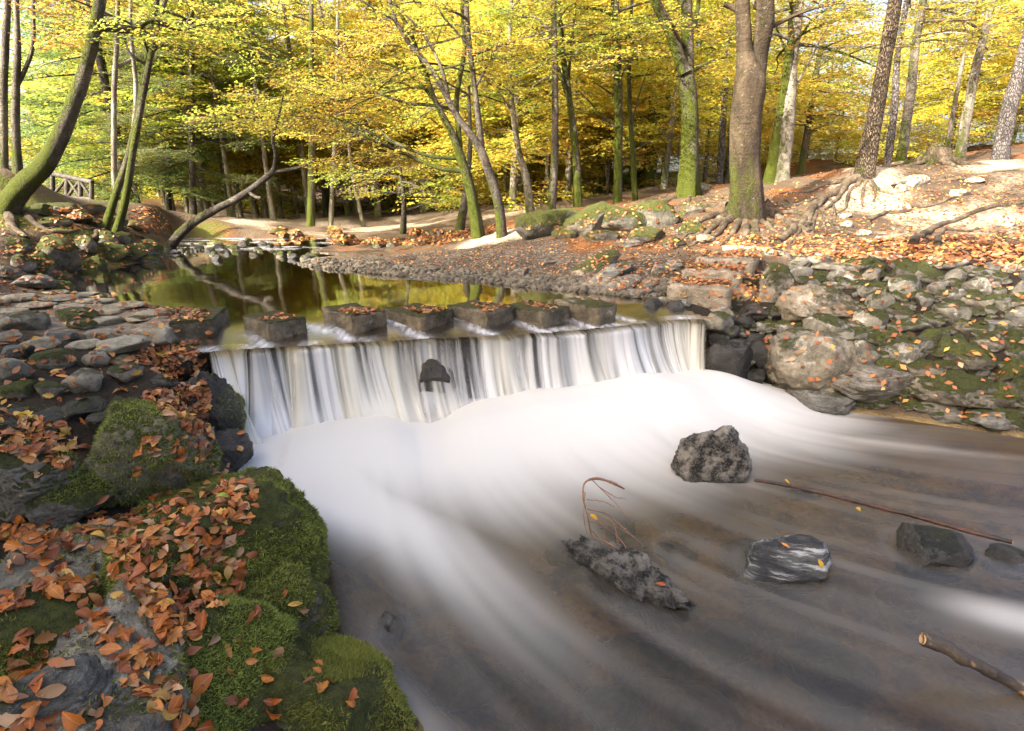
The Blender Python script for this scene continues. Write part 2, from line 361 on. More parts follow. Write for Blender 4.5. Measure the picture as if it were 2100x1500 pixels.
M = {}
M['ground'] = ground_mat(); M['pool'] = pool_mat(); M['stream'] = stream_mat(); M['fall'] = fall_mat()
M['rock'] = rock_mat('grey_rock', (.085, .08, .07), (.27, .255, .22), moss=.28, lichen=.35)
M['rock_moss'] = rock_mat('mossy_rock', moss=.66, lichen=.4)
M['rock_full'] = rock_mat('moss_covered_rock', mosscol=((.026, .032, .006), (.15, .16, .022)), dark=(.07, .065, .055), light=(.22, .21, .175), moss=.80)
M['rock_lichen'] = rock_mat('lichen_rock', (.10, .095, .08), (.30, .285, .24), moss=.50, lichen=1.0)
M['rock_tan'] = rock_mat('tan_rock', (.085, .078, .06), (.29, .26, .205), moss=.34, lichen=.45)
M['rock_wet'] = rock_mat('wet_dark_rock', (.018, .017, .016), (.11, .105, .10), moss=.25, wet=True)
M['rock_slate'] = rock_mat('slate_rock', (.066, .064, .057), (.25, .242, .215), moss=.16, bands=.25)
M['rock_band'] = rock_mat('banded_rock', (.03, .03, .032), (.13, .13, .13), moss=0.0, bands=1.0)
M['rock_pit'] = rock_mat('pitted_rock', (.010, .009, .008), (.36, .345, .32), moss=.12, lichen=.0, thr=(.42, .62), nsc=13.0)
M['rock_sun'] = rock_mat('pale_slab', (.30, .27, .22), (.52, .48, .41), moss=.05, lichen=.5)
M['step'] = rock_mat('mossy_concrete', (.055, .045, .03), (.24, .20, .14), moss=.50, lichen=.40, mosscol=((.03, .03, .008), (.12, .11, .02)))
M['concrete'] = rock_mat('weathered_concrete', (.15, .125, .095), (.34, .29, .225), moss=.2, lichen=.3)
M['paver'] = rock_mat('paving_stone', (.18, .162, .12), (.44, .405, .32), moss=.22, lichen=.3)
M['beech'] = bark_mat('beech_bark', moss=.46)
M['beech_moss'] = bark_mat('mossy_bark', moss=.76)
M['beech_pale'] = bark_mat('pale_bark', ((.10, .085, .065), (.30, .265, .21)), moss=.40)
M['beech_big'] = bark_mat('old_beech_bark', ((.034, .025, .016), (.095, .069, .042)), moss=.37, lichen=.22)
M['pine'] = bark_mat('pine_bark', ((.085, .060, .038), (.21, .155, .10)), moss=.10, fissure=.9, lichen=.1, lowm=.3)
M['pine_grey'] = bark_mat('grey_pine_bark', ((.12, .105, .10), (.27, .24, .225)), moss=.05, fissure=.7, lichen=.3)
M['dark_bark'] = bark_mat('dark_bark', ((.03, .025, .02), (.09, .075, .06)), moss=.35)
M['root'] = bark_mat('root_bark', ((.045, .033, .021), (.16, .12, .08)), moss=.46, lichen=.2, lowm=.0)
M['twig'] = wood_mat('twig_bark', (.035, .027, .02), (.08, .06, .045))
M['leaf'] = leaf_mat('leaves', trans=.58)
M['litter'] = leaf_mat('leaf_litter', trans=.15, rough=.42)
M['moss'] = leaf_mat('moss_tufts', trans=.35, rough=.8)
M['fence'] = wood_mat('weathered_rail', (.028, .022, .017), (.075, .060, .045), .8)
M['stick'] = wood_mat('wet_stick_bark', (.018, .012, .010), (.085, .035, .018), .35)
M['branch'] = wood_mat('broken_branch_bark', (.022, .016, .012), (.075, .055, .040), .5, peel=(.42, .26, .12))
M['redtwig'] = wood_mat('reddish_twig', (.17, .075, .04), (.42, .23, .13), .6)
M['pebble'] = rock_mat('pebbles', (.055, .046, .034), (.20, .17, .13), moss=.05, lichen=0.0)
M['cut'] = wood_mat('cut_wood', (.35, .19, .08), (.50, .32, .17), .7)

# ------------------------------------------------------------------ terrain
POOL = 0.76; LIPZ = 0.69
lip_px = [(425, 722), (470, 718), (560, 712), (660, 707), (760, 700), (880, 694), (1000, 690), (1130, 681), (1250, 670), (1340, 660), (1400, 655), (1448, 655)]
LIP = [tuple(Pz(u, v, LIPZ)[:2]) for u, v in lip_px]
pool_px = [(1452, 642), (1330, 615), (1230, 602), (1100, 592), (980, 578), (870, 570), (760, 561), (690, 553), (640, 548), (612, 541), (640, 531), (700, 526), (640, 517)]
far_px = [(330, 516), (322, 532), (250, 545), (180, 553), (140, 566), (140, 590), (165, 612), (230, 622), (330, 630), (425, 646), (440, 668)]
POOLP = [(x, y) for x, y in LIP]+[tuple(Pz(u, v, POOL)[:2]) for u, v in pool_px]+[(-4.0, 13.5), (-7.6, 13.5)]+[tuple(Pz(u, v, POOL)[:2]) for u, v in far_px]
left_px = [(515, 975), (560, 1020), (612, 1085), (640, 1170), (622, 1240), (598, 1300), (680, 1350), (770, 1440), (830, 1500)]
right_px = [(1560, 790), (1640, 815), (1720, 838), (1820, 850), (1960, 872), (2100, 893)]
STREAM = [(-2.15, 4.0)]+[tuple(Pz(u, v, 0)[:2]) for u, v in left_px]+[(-.25, 1.0), (.3, .2), (7.5, .2), (7.5, 2.0), (5.4, 3.5)]+[tuple(Pz(u, v, 0)[:2]) for u, v in right_px[::-1]]+[(LIP[-1][0]+.30, LIP[-1][1]-.22), (LIP[-1][0]+.02, LIP[-1][1]-.06)]+[(x, y-.06) for x, y in LIP[::-1]]
ctl_px = [(0, 430, 8.5), (100, 480, 8.2), (200, 475, 9.2), (300, 492, 9.8), (0, 520, 6.5), (60, 560, 6.0), (0, 600, 5.2), (200, 630, 4.9), (430, 655, 4.4),
          (0, 720, 3.6), (200, 780, 3.2), (350, 800, 3.15), (430, 725, 3.9), (300, 930, 2.75), (0, 950, 2.3), (100, 1200, 1.75), (0, 1500, 1.15), (400, 1400, 1.3), (480, 1200, 1.8), (450, 900, 3.0),
          (100, 410, 12.5), (200, 432, 12.5), (265, 455, 11.6), (180, 440, 14.5), (1050, 487, 10.4), (900, 520, 9), (760, 540, 8.3), (1200, 540, 7.4), (1300, 570, 6.5), (1450, 505, 7.7), (1400, 530, 7), (1700, 535, 6.4), (2100, 548, 5.5), (1900, 545, 5.9),
          (1800, 485, 8.0), (2100, 485, 7.4), (1800, 420, 9.7), (2100, 420, 8.9), (2100, 328, 11.6), (1950, 333, 11.6), (1780, 362, 10.6), (1600, 400, 10.2), (1300, 432, 10.6), (1130, 452, 10.8), (1530, 450, 8.8),
          (550, 472, 14), (450, 480, 12.3), (650, 457, 18), (550, 442, 25), (800, 443, 20), (900, 472, 14), (960, 445, 16), (1600, 640, 5.5), (1620, 590, 6.0), (1560, 560, 6.3), (1960, 700, 4.75), (1700, 680, 5.15), (2100, 700, 4.6), (1850, 600, 5.45),
          (1480, 660, 5.5), (1480, 615, 5.95), (1390, 630, 5.65)]
ctl = [tuple(PY(*c)-(np.array([0, 0, .26 if c[2] < 2.0 else .13]) if c[2] < 2.6 else 0)) for c in ctl_px]
ctl += [(-3, 1, .85), (-6, 3, 1.25), (-2, -2, .6), (0, -3, .5), (-10, 0, 1.6), (-14, 9, 2.0), (-17, 20, 2.2), (6, 15.5, 1.9), (12, 18, 2.6), (16, 9, 2.8), (9, 4.6, 1.4), (9, -2, .6),
        (-15, 40, 1.5), (0, 40, 2.2), (20, 40, 3.2), (-30, 75, 2.2), (0, 75, 3.5), (35, 75, 4.5), (-40, 5, 4), (40, 5, 5), (40, -12, 2), (-30, -12, 2), (-8, 28, 1.3), (10, 28, 3.0)]
ctl = np.array(ctl)
tree_bases = []              # the traced trees add their feet to the ground's control points below
def tps_fit(C):
    n = len(C); d2 = ((C[:, None, :2]-C[None, :, :2])**2).sum(-1)
    K = 0.5*d2*np.log(d2+1e-9); K += np.eye(n)*0.08
    Pm = np.hstack([np.ones((n, 1)), C[:, :2]]); A = np.zeros((n+3, n+3)); A[:n, :n] = K; A[:n, n:] = Pm; A[n:, :n] = Pm.T
    return np.linalg.solve(A, np.concatenate([C[:, 2], np.zeros(3)]))
TPS = None
def zland(X, Y):
    X = np.asarray(X, float).ravel(); Y = np.asarray(Y, float).ravel(); z = np.empty(len(X))
    for i in range(0, len(X), 20000):
        x, y = X[i:i+20000], Y[i:i+20000]; d2 = (x[:, None]-ctl[None, :, 0])**2+(y[:, None]-ctl[None, :, 1])**2
        z[i:i+20000] = (0.5*d2*np.log(d2+1e-9))@TPS[:-3]+TPS[-3]+TPS[-2]*x+TPS[-1]*y
    return z
def ground_z(X, Y):
    X = np.asarray(X, float).ravel(); Y = np.asarray(Y, float).ravel()
    z = zland(X, Y); P = np.stack([X, Y, 0*X], -1)
    z = z+fbm(P, .9, 3, 3)*.05+fbm(P, 3.5, 3, 4)*.022
    z = z+fbm(P, .25, 2, 8)*.25*ss(Y, 14, 30)
    ds = sdf_poly(X, Y, STREAM); dp = sdf_poly(X, Y, POOLP)
    z = np.where(dp < 1.2, POOL+.02+(z-POOL-.02)*ss(dp, 0, np.where(X > -1, .9, .5)), z)
    pz = POOL-.02-.22*ss(-dp, 0, .9); z = np.where(dp < 0, pz, z)
    z = np.where(ds < .6, np.minimum(z, .02+(z-.02)*ss(ds, 0, .45)), z)
    z = np.where(ds < 0, .02-.36*ss(-ds, 0, .5)+fbm(P, 2.2, 3, 6)*.05*ss(-ds, 0, .4), z)
    return z
def gz1(x, y): return float(ground_z([x], [y])[0])

# traced trunks: name of the kind, label, ground distance, bark, foot and stem (u, v, width in photo pixels)
TR = [
 dict(k='leaning_tree', lab='thick moss-covered tree leaning out over the left bank in front of the wooden railing', Y=8.5, bark='beech_moss', fl=(.5, .5, 5),
      st=[[(-25, 432, 62.5), (45, 392, 50.0), (92, 340, 45.2), (130, 265, 38.1), (165, 172, 33.3), (197, 80, 29.2), (215, 0, 25.6), (238, -130, 21.4), (262, -330, 15.5), (280, -560, 7.1)]],
      br=[[(212, 62, 26), (255, 52, 20), (300, 38, 16), (345, 48, 12), (405, 42, 5)]], pal='gold', nb=3),
 dict(k='beech_tree', lab='dark speckled twin-trunked beech at the far left edge of the bank', Y=9.6, bark='beech', fl=(.6, .4, 5),
      st=[[(30, 350, 24.0), (36, 240, 19.2), (43, 110, 15.2), (32, 0, 13.6), (25, -160, 9.6)], [(8, 345, 20.8), (4, 180, 18.4), (10, 0, 16.0), (14, -170, 10.4)]],
      br=[[(47, 190, 11), (66, 100, 10), (76, 0, 8), (80, -70, 5)]], pal='orange', nb=3),
 dict(k='twin_stem_tree', lab='mossy twin-stemmed tree rising from roots on the left bank beside the railing', Y=9.5, bark='beech_moss', fl=(.9, .3, 5),
      st=[[(195, 478, 25.6), (232, 415, 17.9), (262, 310, 14.1), (283, 190, 12.8), (300, 80, 11.5), (320, -20, 9.6), (335, -200, 5.8)], [(222, 480, 23.0), (262, 405, 17.3), (280, 310, 15.4), (300, 200, 14.1), (325, 70, 11.5), (350, -30, 9.6), (375, -220, 5.1)]],
      br=[[(303, 75, 11), (340, 90, 8), (390, 85, 5), (430, 100, 3)], [(290, 130, 9), (270, 110, 7), (250, 60, 4)], [(318, 110, 8), (370, 60, 6), (400, 10, 4)]], pal='lime', nb=5),
 dict(k='beech_tree', lab='pale straight trunk forking high just behind the mossy twin-stemmed tree', Y=12.5, bark='beech_pale', fl=(.5, .4, 5),
      st=[[(228, 405, 13.0), (232, 300, 12.2), (236, 180, 12.2), (240, 90, 10.8), (247, 0, 9.4), (250, -200, 5.8)], [(272, 290, 9.4), (275, 180, 10.1), (270, 60, 8.6), (268, -80, 6.5)]],
      br=[[(240, 140, 9), (255, 118, 7), (262, 110, 5)]], pal='lime', nb=5),
 dict(k='crooked_tree', lab='low crooked tree creeping over the far bank and turning up at its tip', Y=11.2, bark='dark_bark', fl=(.3, .3, 4),
      st=[[(318, 492, 22.1), (380, 470, 21.2), (440, 432, 17.8), (490, 405, 15.3), (540, 370, 13.6), (562, 350, 11.9), (572, 318, 8.5), (564, 285, 6.8), (575, 235, 5.1), (585, 190, 3.4)]],
      br=[[(560, 352, 9), (610, 345, 7), (650, 332, 5), (680, 326, 3)], [(508, 400, 9), (530, 405, 7), (548, 405, 5)]], pal='gold', nb=0, spr=[(575, 235), (600, 190), (545, 200), (520, 230), (480, 250)]),
 dict(k='conifer', lab='dark layered conifer standing behind the far end of the pool', Y=17, bark='dark_bark', fl=(.5, .4, 5), conif=True,
      st=[[(393, 445, 17), (392, 300, 14), (391, 100, 11), (390, -100, 8), (390, -260, 3)]], br=[], pal='fir', nb=34),
 dict(k='conifer', lab='dark green conifer left of the taller one behind the pool, with drooping layers', Y=19, bark='dark_bark', fl=(.5, .4, 5), conif=True,
      st=[[(343, 442, 16), (342, 300, 13), (338, 120, 10), (336, -120, 3)]], br=[], pal='fir', nb=28),
 dict(k='beech_tree', lab='straight mossy-footed trunk among the trees beyond the path above the pool', Y=17, bark='beech_moss', fl=(.9, .4, 5),
      st=[[(635, 466, 22), (640, 380, 15), (642, 250, 13), (640, 80, 11), (640, -150, 7)]], br=[], pal='gold', nb=9),
 dict(k='beech_tree', lab='slim trunk just right of the mossy-footed tree beyond the path', Y=17.5, bark='beech_pale', fl=(.6, .4, 5),
      st=[[(675, 463, 13), (682, 380, 10), (688, 250, 9), (690, 60, 8), (692, -100, 5)]], br=[], pal='gold', nb=12),
 dict(k='birch', lab='thin pale sapling leaning left, alone on the bright slope beyond the pool', Y=18, bark='beech_pale', fl=(.3, .3, 4),
      st=[[(748, 466, 10), (735, 420, 9), (722, 350, 8), (714, 270, 7), (708, 180, 6), (706, 60, 4)]], br=[], pal='lime', nb=8),
 dict(k='beech_tree', lab='mossy beech with long low boughs reaching left over the pool', Y=10.9, bark='beech_moss', fl=(.7, .35, 5),
      st=[[(985, 490, 24.3), (968, 402, 20.5), (945, 322, 19.0), (925, 270, 13.7), (892, 205, 11.4), (866, 130, 9.1), (838, 60, 7.6), (790, -30, 6.1), (740, -160, 3.8)], [(945, 325, 12.9), (940, 262, 11.4), (936, 200, 10.6), (952, 100, 9.1), (948, 0, 8.4), (960, -180, 5.3)]],
      br=[[(945, 352, 11), (900, 345, 8), (833, 317, 7), (760, 285, 6), (690, 252, 4), (600, 240, 2)], [(930, 335, 9), (880, 320, 7), (800, 290, 6), (720, 255, 4), (640, 225, 2)], [(930, 228, 8), (880, 213, 7), (830, 210, 6), (760, 190, 5), (690, 205, 3), (620, 180, 2)],
          [(895, 210, 7), (850, 160, 6), (790, 130, 5), (720, 120, 4), (640, 60, 2)]], pal='gold', nb=10),
 dict(k='beech_tree', lab='beech with a sunlit pale foot that splits into two leaning stems above the beach', Y=10.6, bark='beech', fl=(.8, .25, 5),
      st=[[(1032, 484, 21.2), (1022, 420, 19.6), (1002, 352, 18.7), (982, 300, 15.3), (935, 235, 12.8), (890, 150, 11.0), (840, 90, 10.2), (803, 20, 8.5), (795, -80, 6.8), (780, -220, 4.2)], [(988, 310, 14.4), (980, 230, 11.9), (970, 150, 11.0), (960, 60, 11.0), (955, -60, 9.3), (945, -240, 5.1)]],
      br=[[(925, 220, 9), (905, 140, 7), (868, 70, 6), (812, 10, 4)], [(975, 180, 6), (1010, 120, 4), (1030, 60, 2)], [(958, 90, 6), (910, 40, 4), (890, -20, 3)]], pal='gold', nb=9),
 dict(k='beech_tree', lab='trunk with a pale sunlit foot leaning left behind the split beech', Y=13, bark='beech_pale', fl=(.6, .4, 5),
      st=[[(1092, 450, 22.1), (1080, 370, 16.1), (1062, 300, 12.8), (1045, 150, 10.2), (1048, 0, 8.5), (1050, -180, 6.0)]], br=[[(1055, 230, 6), (1000, 160, 4), (960, 140, 2)]], pal='lime', nb=9),
 dict(k='beech_tree', lab='straight beech lit on its left side at the left end of the mossy bank', Y=11.8, bark='beech', fl=(.8, .3, 5),
      st=[[(1130, 432, 19.8), (1137, 340, 15.5), (1138, 250, 13.8), (1137, 150, 12.9), (1135, 0, 11.2), (1135, -200, 7.7)]], br=[[(1135, 80, 7), (1100, 40, 5), (1060, 35, 3), (985, 0, 2)]], pal='lime', nb=9),
 dict(k='beech_tree', lab='dark mossy beech with a slim fork on its left, on the mossy bank', Y=12, bark='beech_moss', fl=(.9, .3, 5),
      st=[[(1186, 424, 21.1), (1182, 340, 15.8), (1173, 240, 14.1), (1160, 150, 13.2), (1150, 60, 11.4), (1145, -30, 10.6), (1150, -220, 6.2)], [(1168, 215, 7.9), (1140, 130, 7.0), (1112, 75, 6.2), (1090, 58, 3.5)]],
      br=[[(1165, 180, 7), (1172, 100, 6), (1180, 20, 5), (1188, -40, 3)]], pal='lime', nb=8),
 dict(k='beech_tree', lab='thick straight dark beech in the middle of the mossy bank', Y=12.6, bark='beech_moss', fl=(.4, .3, 5),
      st=[[(1268, 418, 19.8), (1268, 300, 17.1), (1268, 200, 18.0), (1266, 100, 18.9), (1264, 0, 17.1), (1262, -200, 10.8)]], br=[[(1258, 270, 5), (1225, 225, 4), (1190, 190, 2)], [(1275, 170, 6), (1300, 110, 4), (1325, 40, 2)], [(1258, 200, 5), (1230, 175, 3), (1215, 165, 2)]], pal='gold', nb=10),
 dict(k='beech_tree', lab='thin mossy trunk just right of the thick dark beech on the bank', Y=13.2, bark='beech_moss', fl=(.5, .3, 5),
      st=[[(1306, 412, 15), (1296, 300, 11), (1290, 200, 10), (1290, 90, 8), (1300, -60, 5)]], br=[[(1292, 260, 4), (1310, 190, 3), (1330, 140, 2)]], pal='gold', nb=11),
 dict(k='beech_tree', lab='bright mossy beech with a heavy limb forking left, behind the big beech', Y=11.4, bark='beech_moss', fl=(1.0, .35, 5),
      st=[[(1412, 398, 45.8), (1415, 330, 37.8), (1417, 230, 34.3), (1411, 160, 32.6), (1414, 110, 26.4), (1413, 0, 23.8), (1410, -180, 15.8)], [(1404, 150, 24.6), (1375, 72, 23.8), (1338, 0, 20.2), (1310, -90, 15.8), (1290, -240, 8.8)]],
      br=[[(1420, 90, 12), (1432, 30, 11), (1440, -40, 8)], [(1420, 150, 7), (1460, 125, 5), (1500, 120, 3)]], pal='gold', nb=8),
 dict(k='beech_tree', lab='big old beech with a double trunk and spreading roots atop the leafy bank', Y=8.9, bark='beech_big', fl=(.75, .42, 6),
      st=[[(1528, 452, 81.8), (1527, 400, 67.9), (1528, 330, 64.2), (1530, 240, 63.5), (1535, 170, 67.2), (1528, 110, 38.0), (1522, 60, 33.6), (1514, -30, 31.4), (1500, -220, 24.8), (1485, -500, 14.6)],
          [(1545, 190, 43.8), (1556, 120, 38.0), (1561, 50, 37.2), (1561, -40, 34.3), (1572, -240, 26.3), (1590, -500, 14.6)]],
      br=[[(1520, 28, 15), (1500, 15, 13), (1485, 9, 11)], [(1562, 20, 14), (1572, -4, 11), (1590, -40, 7)]], pal='gold', nb=5),
 dict(k='beech_tree', lab='slim mossy tree leaning right, half hidden behind the big old beech', Y=12, bark='beech_moss', fl=(.4, .3, 5),
      st=[[(1577, 372, 28), (1592, 300, 25), (1605, 200, 22), (1617, 100, 18), (1625, 0, 14), (1640, -200, 8)]], br=[[(1610, 120, 6), (1600, 60, 4), (1580, 10, 2)]], pal='gold', nb=10),
 dict(k='beech_tree', lab='grey spotted beech with a pale foot, first trunk right of the big old beech', Y=11.8, bark='beech_pale', fl=(.4, .3, 5),
      st=[[(1608, 368, 32), (1620, 250, 27), (1632, 130, 25), (1645, 0, 22), (1660, -220, 14)]], br=[[(1628, 190, 7), (1660, 130, 5), (1690, 60, 4), (1720, 20, 2)], [(1646, 10, 8), (1665, -20, 6)]], pal='lime', nb=13),
 dict(k='pine_tree', lab='stout pine with deeply cracked bark standing on exposed roots of the sunlit slope', Y=10.6, bark='pine', fl=(.55, .3, 5),
      st=[[(1770, 362, 51.5), (1784, 310, 42.9), (1797, 250, 38.3), (1817, 150, 34.3), (1845, 0, 31.0), (1880, -220, 26.4), (1940, -600, 11.9)]], br=[], pal='fir', nb=0),
 dict(k='pine_tree', lab='dark slender pine with a mossy band, just right of the stout pine', Y=14, bark='beech', fl=(.3, .3, 4),
      st=[[(1846, 345, 25.6), (1862, 220, 21.8), (1876, 100, 19.9), (1892, 0, 18.1), (1920, -200, 11.4)]], br=[], pal='gold', nb=5),
 dict(k='pine_tree', lab='thin pale trunk close behind the dark slender pine', Y=14.6, bark='pine_grey', fl=(.3, .3, 4),
      st=[[(1820, 342, 20), (1834, 230, 17), (1846, 110, 14), (1858, 0, 12), (1875, -150, 8)]], br=[], pal='gold', nb=6),
 dict(k='pine_tree', lab='pale upper-lit pine behind the old stump on the crest of the slope', Y=14.5, bark='beech_pale', fl=(.3, .3, 4),
      st=[[(1968, 328, 25.5), (1986, 240, 22.9), (2008, 130, 21.2), (2042, 0, 18.7), (2090, -200, 11.9)]], br=[[(2030, 60, 5), (2070, 40, 3), (2110, 30, 2)]], pal='gold', nb=8),
 dict(k='pine_tree', lab='purplish grey pine with cracked bark at the right end of the crest', Y=12.6, bark='pine_grey', fl=(.4, .3, 4),
      st=[[(2052, 330, 43.0), (2072, 240, 37.8), (2100, 120, 34.4), (2130, 0, 31.0), (2180, -220, 20.6)]], br=[], pal='gold', nb=4),
 dict(k='pine_tree', lab='reddish slim pine trunk between the bright mossy beech and the big old beech', Y=15.5, bark='pine_grey', fl=(.3, .3, 4),
      st=[[(1476, 378, 16), (1484, 260, 14), (1494, 120, 12), (1500, 0, 10), (1510, -150, 6)]], br=[], pal='gold', nb=3),
 dict(k='beech_tree', lab='thin crooked tree with a sunlit foot behind the crest, left of the pale pine', Y=17, bark='beech_pale', fl=(.3, .3, 4),
      st=[[(1942, 320, 15), (1948, 260, 12), (1958, 190, 10), (1976, 100, 8), (1990, 0, 5)]], br=[[(1958, 195, 5), (1975, 150, 3)]], pal='gold', nb=12),
 dict(k='beech_tree', lab='short mossy leaning stump-like trunk at the pool end left of the mossy beech', Y=12.4, bark='beech', fl=(.6, .3, 4),
      st=[[(935, 482, 24), (950, 430, 16), (958, 370, 12), (965, 300, 9), (962, 180, 6)]], br=[], pal='lime', nb=5),
 dict(k='dark_tree', lab='small dark tree with low lime sprays on the far pool bank', Y=14, bark='dark_bark', fl=(.8, .3, 4),
      st=[[(824, 480, 16), (828, 420, 10), (822, 360, 7), (815, 300, 4)]], br=[[(826, 430, 5), (870, 420, 4), (920, 410, 2)], [(826, 400, 5), (790, 395, 3), (760, 390, 2)]], pal='lime', nb=9, low=True),
]
for t in TR:
    u, v, _ = t['st'][0][0]; ctl = np.vstack([ctl, PY(u, v, t['Y'])])
TPS = tps_fit(ctl)

# ground sheet: fine near the camera, coarse far off
def spaced(lo, hi, n, k):
    s = np.linspace(-1, 1, n); t = np.sinh(k*s)/math.sinh(k); return np.where(t < 0, -t*lo, t*hi)
gx = spaced(-75, 75, 430, 4.3); gy = np.concatenate([np.linspace(-14, -.2, 22), np.linspace(0, 12.5, 330), 12.5+(np.linspace(0, 1, 130)[1:]**2)*95])
GX, GY = np.meshgrid(gx, gy, indexing='ij')
gzv = ground_z(GX, GY).reshape(GX.shape)
GV = np.stack([GX, GY, gzv], -1).reshape(-1, 3); GF = grid_faces(len(gx), len(gy))
x, y, z = GV.T
dpool = sdf_poly(x, y, POOLP); dstr = sdf_poly(x, y, STREAM)
beach = [tuple(PY(u, v, Y)[:2]) for u, v, Y in [(600, 545, 8.9), (870, 572, 7.5), (1310, 610, 6.1), (1420, 560, 6.6), (1380, 520, 7.3), (1200, 505, 8.6), (1050, 490, 10.2), (850, 510, 9.6)]]
db = sdf_poly(x, y, beach); nzv = fbm(GV*[1, 1, 0], .8, 3, 21)
gravel = np.clip(1-ss(db, -.2, .5), 0, 1)*.55+.8*ss(-dpool, -.35, .1)*(dpool > -1)*(x > -4.5)
sunpath = [tuple(PY(u, v, Y)[:2]) for u, v, Y in [(900, 512, 9.6), (1050, 492, 10.3), (1250, 478, 9.6), (1150, 470, 10.2), (1000, 480, 11.2)]]
path = .75*(1-ss(sdf_poly(x, y, sunpath), -.2, .5))
slope = [(4.2, 7.6), (12, 6.6), (16, 12.5), (6.6, 12), (4.8, 9.6)]; path = np.maximum(path, .85*(1-ss(sdf_poly(x, y, slope), -.6, .6))*(.65+.5*nzv))
farp = [(-11, 14.5), (-2, 13.5), (7, 17), (12, 30), (-14, 30)]; path = np.maximum(path, .62*(1-ss(sdf_poly(x, y, farp), -1.5, 1.5))*(.8+.5*nzv))  # far path, paled wide to paint light onto the dim forest floor
causeway = [tuple(PY(u, v, Y)[:2]) for u, v, Y in [(-300, 600, 5.3), (20, 600, 5.2), (240, 625, 4.9), (430, 650, 4.5), (440, 665, 4.2), (300, 690, 4.1), (-300, 660, 4.2)]]
path = np.maximum(path, .5*(1-ss(sdf_poly(x, y, causeway), -.1, .3)))
rightside = ss(x, -.5, 1.5)*ss(y, 4.4, 5.2)
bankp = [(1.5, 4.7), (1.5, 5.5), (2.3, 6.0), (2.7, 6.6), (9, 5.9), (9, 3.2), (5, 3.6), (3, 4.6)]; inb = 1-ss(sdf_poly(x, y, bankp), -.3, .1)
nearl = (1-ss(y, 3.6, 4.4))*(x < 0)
litter = np.clip(.30+.45*nzv+.18*rightside*ss(y, 6, 8)-.6*path-.2*(db < 0)-.5*inb-.5*nearl, 0, .9)*(y < 60)
moss = np.clip(.35*ss(-x, 2.5, 5.5)*(y < 13)+.12*ss(-x, 5, 7)*ss(y, 10, 12)*(y < 18)+.10*inb+.20*nearl+.3*nzv+.25*(y > 13)*(x < 4)-.6*path, 0, 1)
bed = np.clip(ss(-np.minimum(dpool, dstr), -.03, .10), 0, 1)
ground = mk('ground', GV, GF, M['ground'], attrs=dict(gap_shade=np.clip(.85*inb+.8*nearl, 0, 1), path=path, gravel=gravel, litter=litter*(1-bed), moss=moss*(1-bed), bed=bed)); tag(ground, kind='structure')
BV_G = BVHTree.FromPolygons(GV.tolist(), GF.tolist())
def hit(u, v, bvh=None):
    d = Vector(ray(u, v)); p, n, i, dist = (bvh or BV_G).ray_cast(Vector((0, 0, H)), d.normalized(), 200)
    return (np.array(p), np.array(n)) if p is not None else (None, None)

# ------------------------------------------------------------------ upper pool
px = np.arange(-9.2, 2.3, .045); py = np.concatenate([np.arange(3.7, 6.2, .03), np.arange(6.2, 13.6, .08)])
X, Y = np.meshgrid(px, py, indexing='ij'); dp = sdf_poly(X, Y, POOLP)
dl, sl_ = d_line(X, Y, LIP)
Zp = POOL-(POOL-LIPZ-.012)*(1-ss(dl, .0, .55))+.05*ss(Y, 10.6, 13)+fbm(np.stack([X, Y, 0*X], -1).reshape(-1, 3), 1.2, 2, 2).reshape(X.shape)*.0025
# the stepping stones: near face left, near face right corner (pixels of the top), length, height
STONE_TOP = .852
st_px = [((553, 664), (628, 651)), ((722, 652), (793, 640)), ((866, 647), (932, 633)), ((1002, 642), (1056, 629)), ((1118, 639), (1170, 626)), ((1228, 634), (1266, 625))]
STN = []
for (a, b) in st_px:
    A = Pz(*a, STONE_TOP); B = Pz(*b, STONE_TOP); e = nrm(B-A); STN.append((A, B))
foam_p = np.zeros(X.shape)
for A, B in STN:
    e = nrm(B-A); c = (A+B)/2; back = np.array([-e[1], e[0], 0])
    for side, p0 in ((-1, A), (1, B)):
        q0 = p0+back*.45; q1 = p0-back*.10+e*side*.10
        d, s_ = d_line(X, Y, [tuple(q0[:2]), tuple(q1[:2])])
        foam_p = np.maximum(foam_p, np.exp(-(d/.055)**2)*ss(s_, .0, .5)*.9)
foam_p = np.maximum(foam_p, .50*(1-ss(dl, .02, .14))*ss(vnoise(np.stack([sl_*7, 0*sl_, 0*sl_], -1).reshape(-1, 3), 5).reshape(X.shape), -.3, .5))
foam_p = np.maximum(foam_p, .45*ss(Y, 10.8, 11.4)*ss(fbm(np.stack([X, Y, 0*X], -1).reshape(-1, 3)*[2.0, 5, 1], 1, 3, 5).reshape(X.shape), .0, .5))
keep = dp < .09; keepf = []
F = grid_faces(len(px), len(py)); kf = keep.ravel(); F = F[kf[F].all(1)]
used = np.unique(F); remap = np.full(kf.size, -1); remap[used] = np.arange(len(used))
PV = np.stack([X, Y, Zp], -1).reshape(-1, 3)[used]
pool = mk('pool_water', PV, remap[F], M['pool'], attrs=dict(foam=foam_p.ravel()[used], calm=ss(dl, .3, 1.0).ravel()[used])); tag(pool, kind='structure')

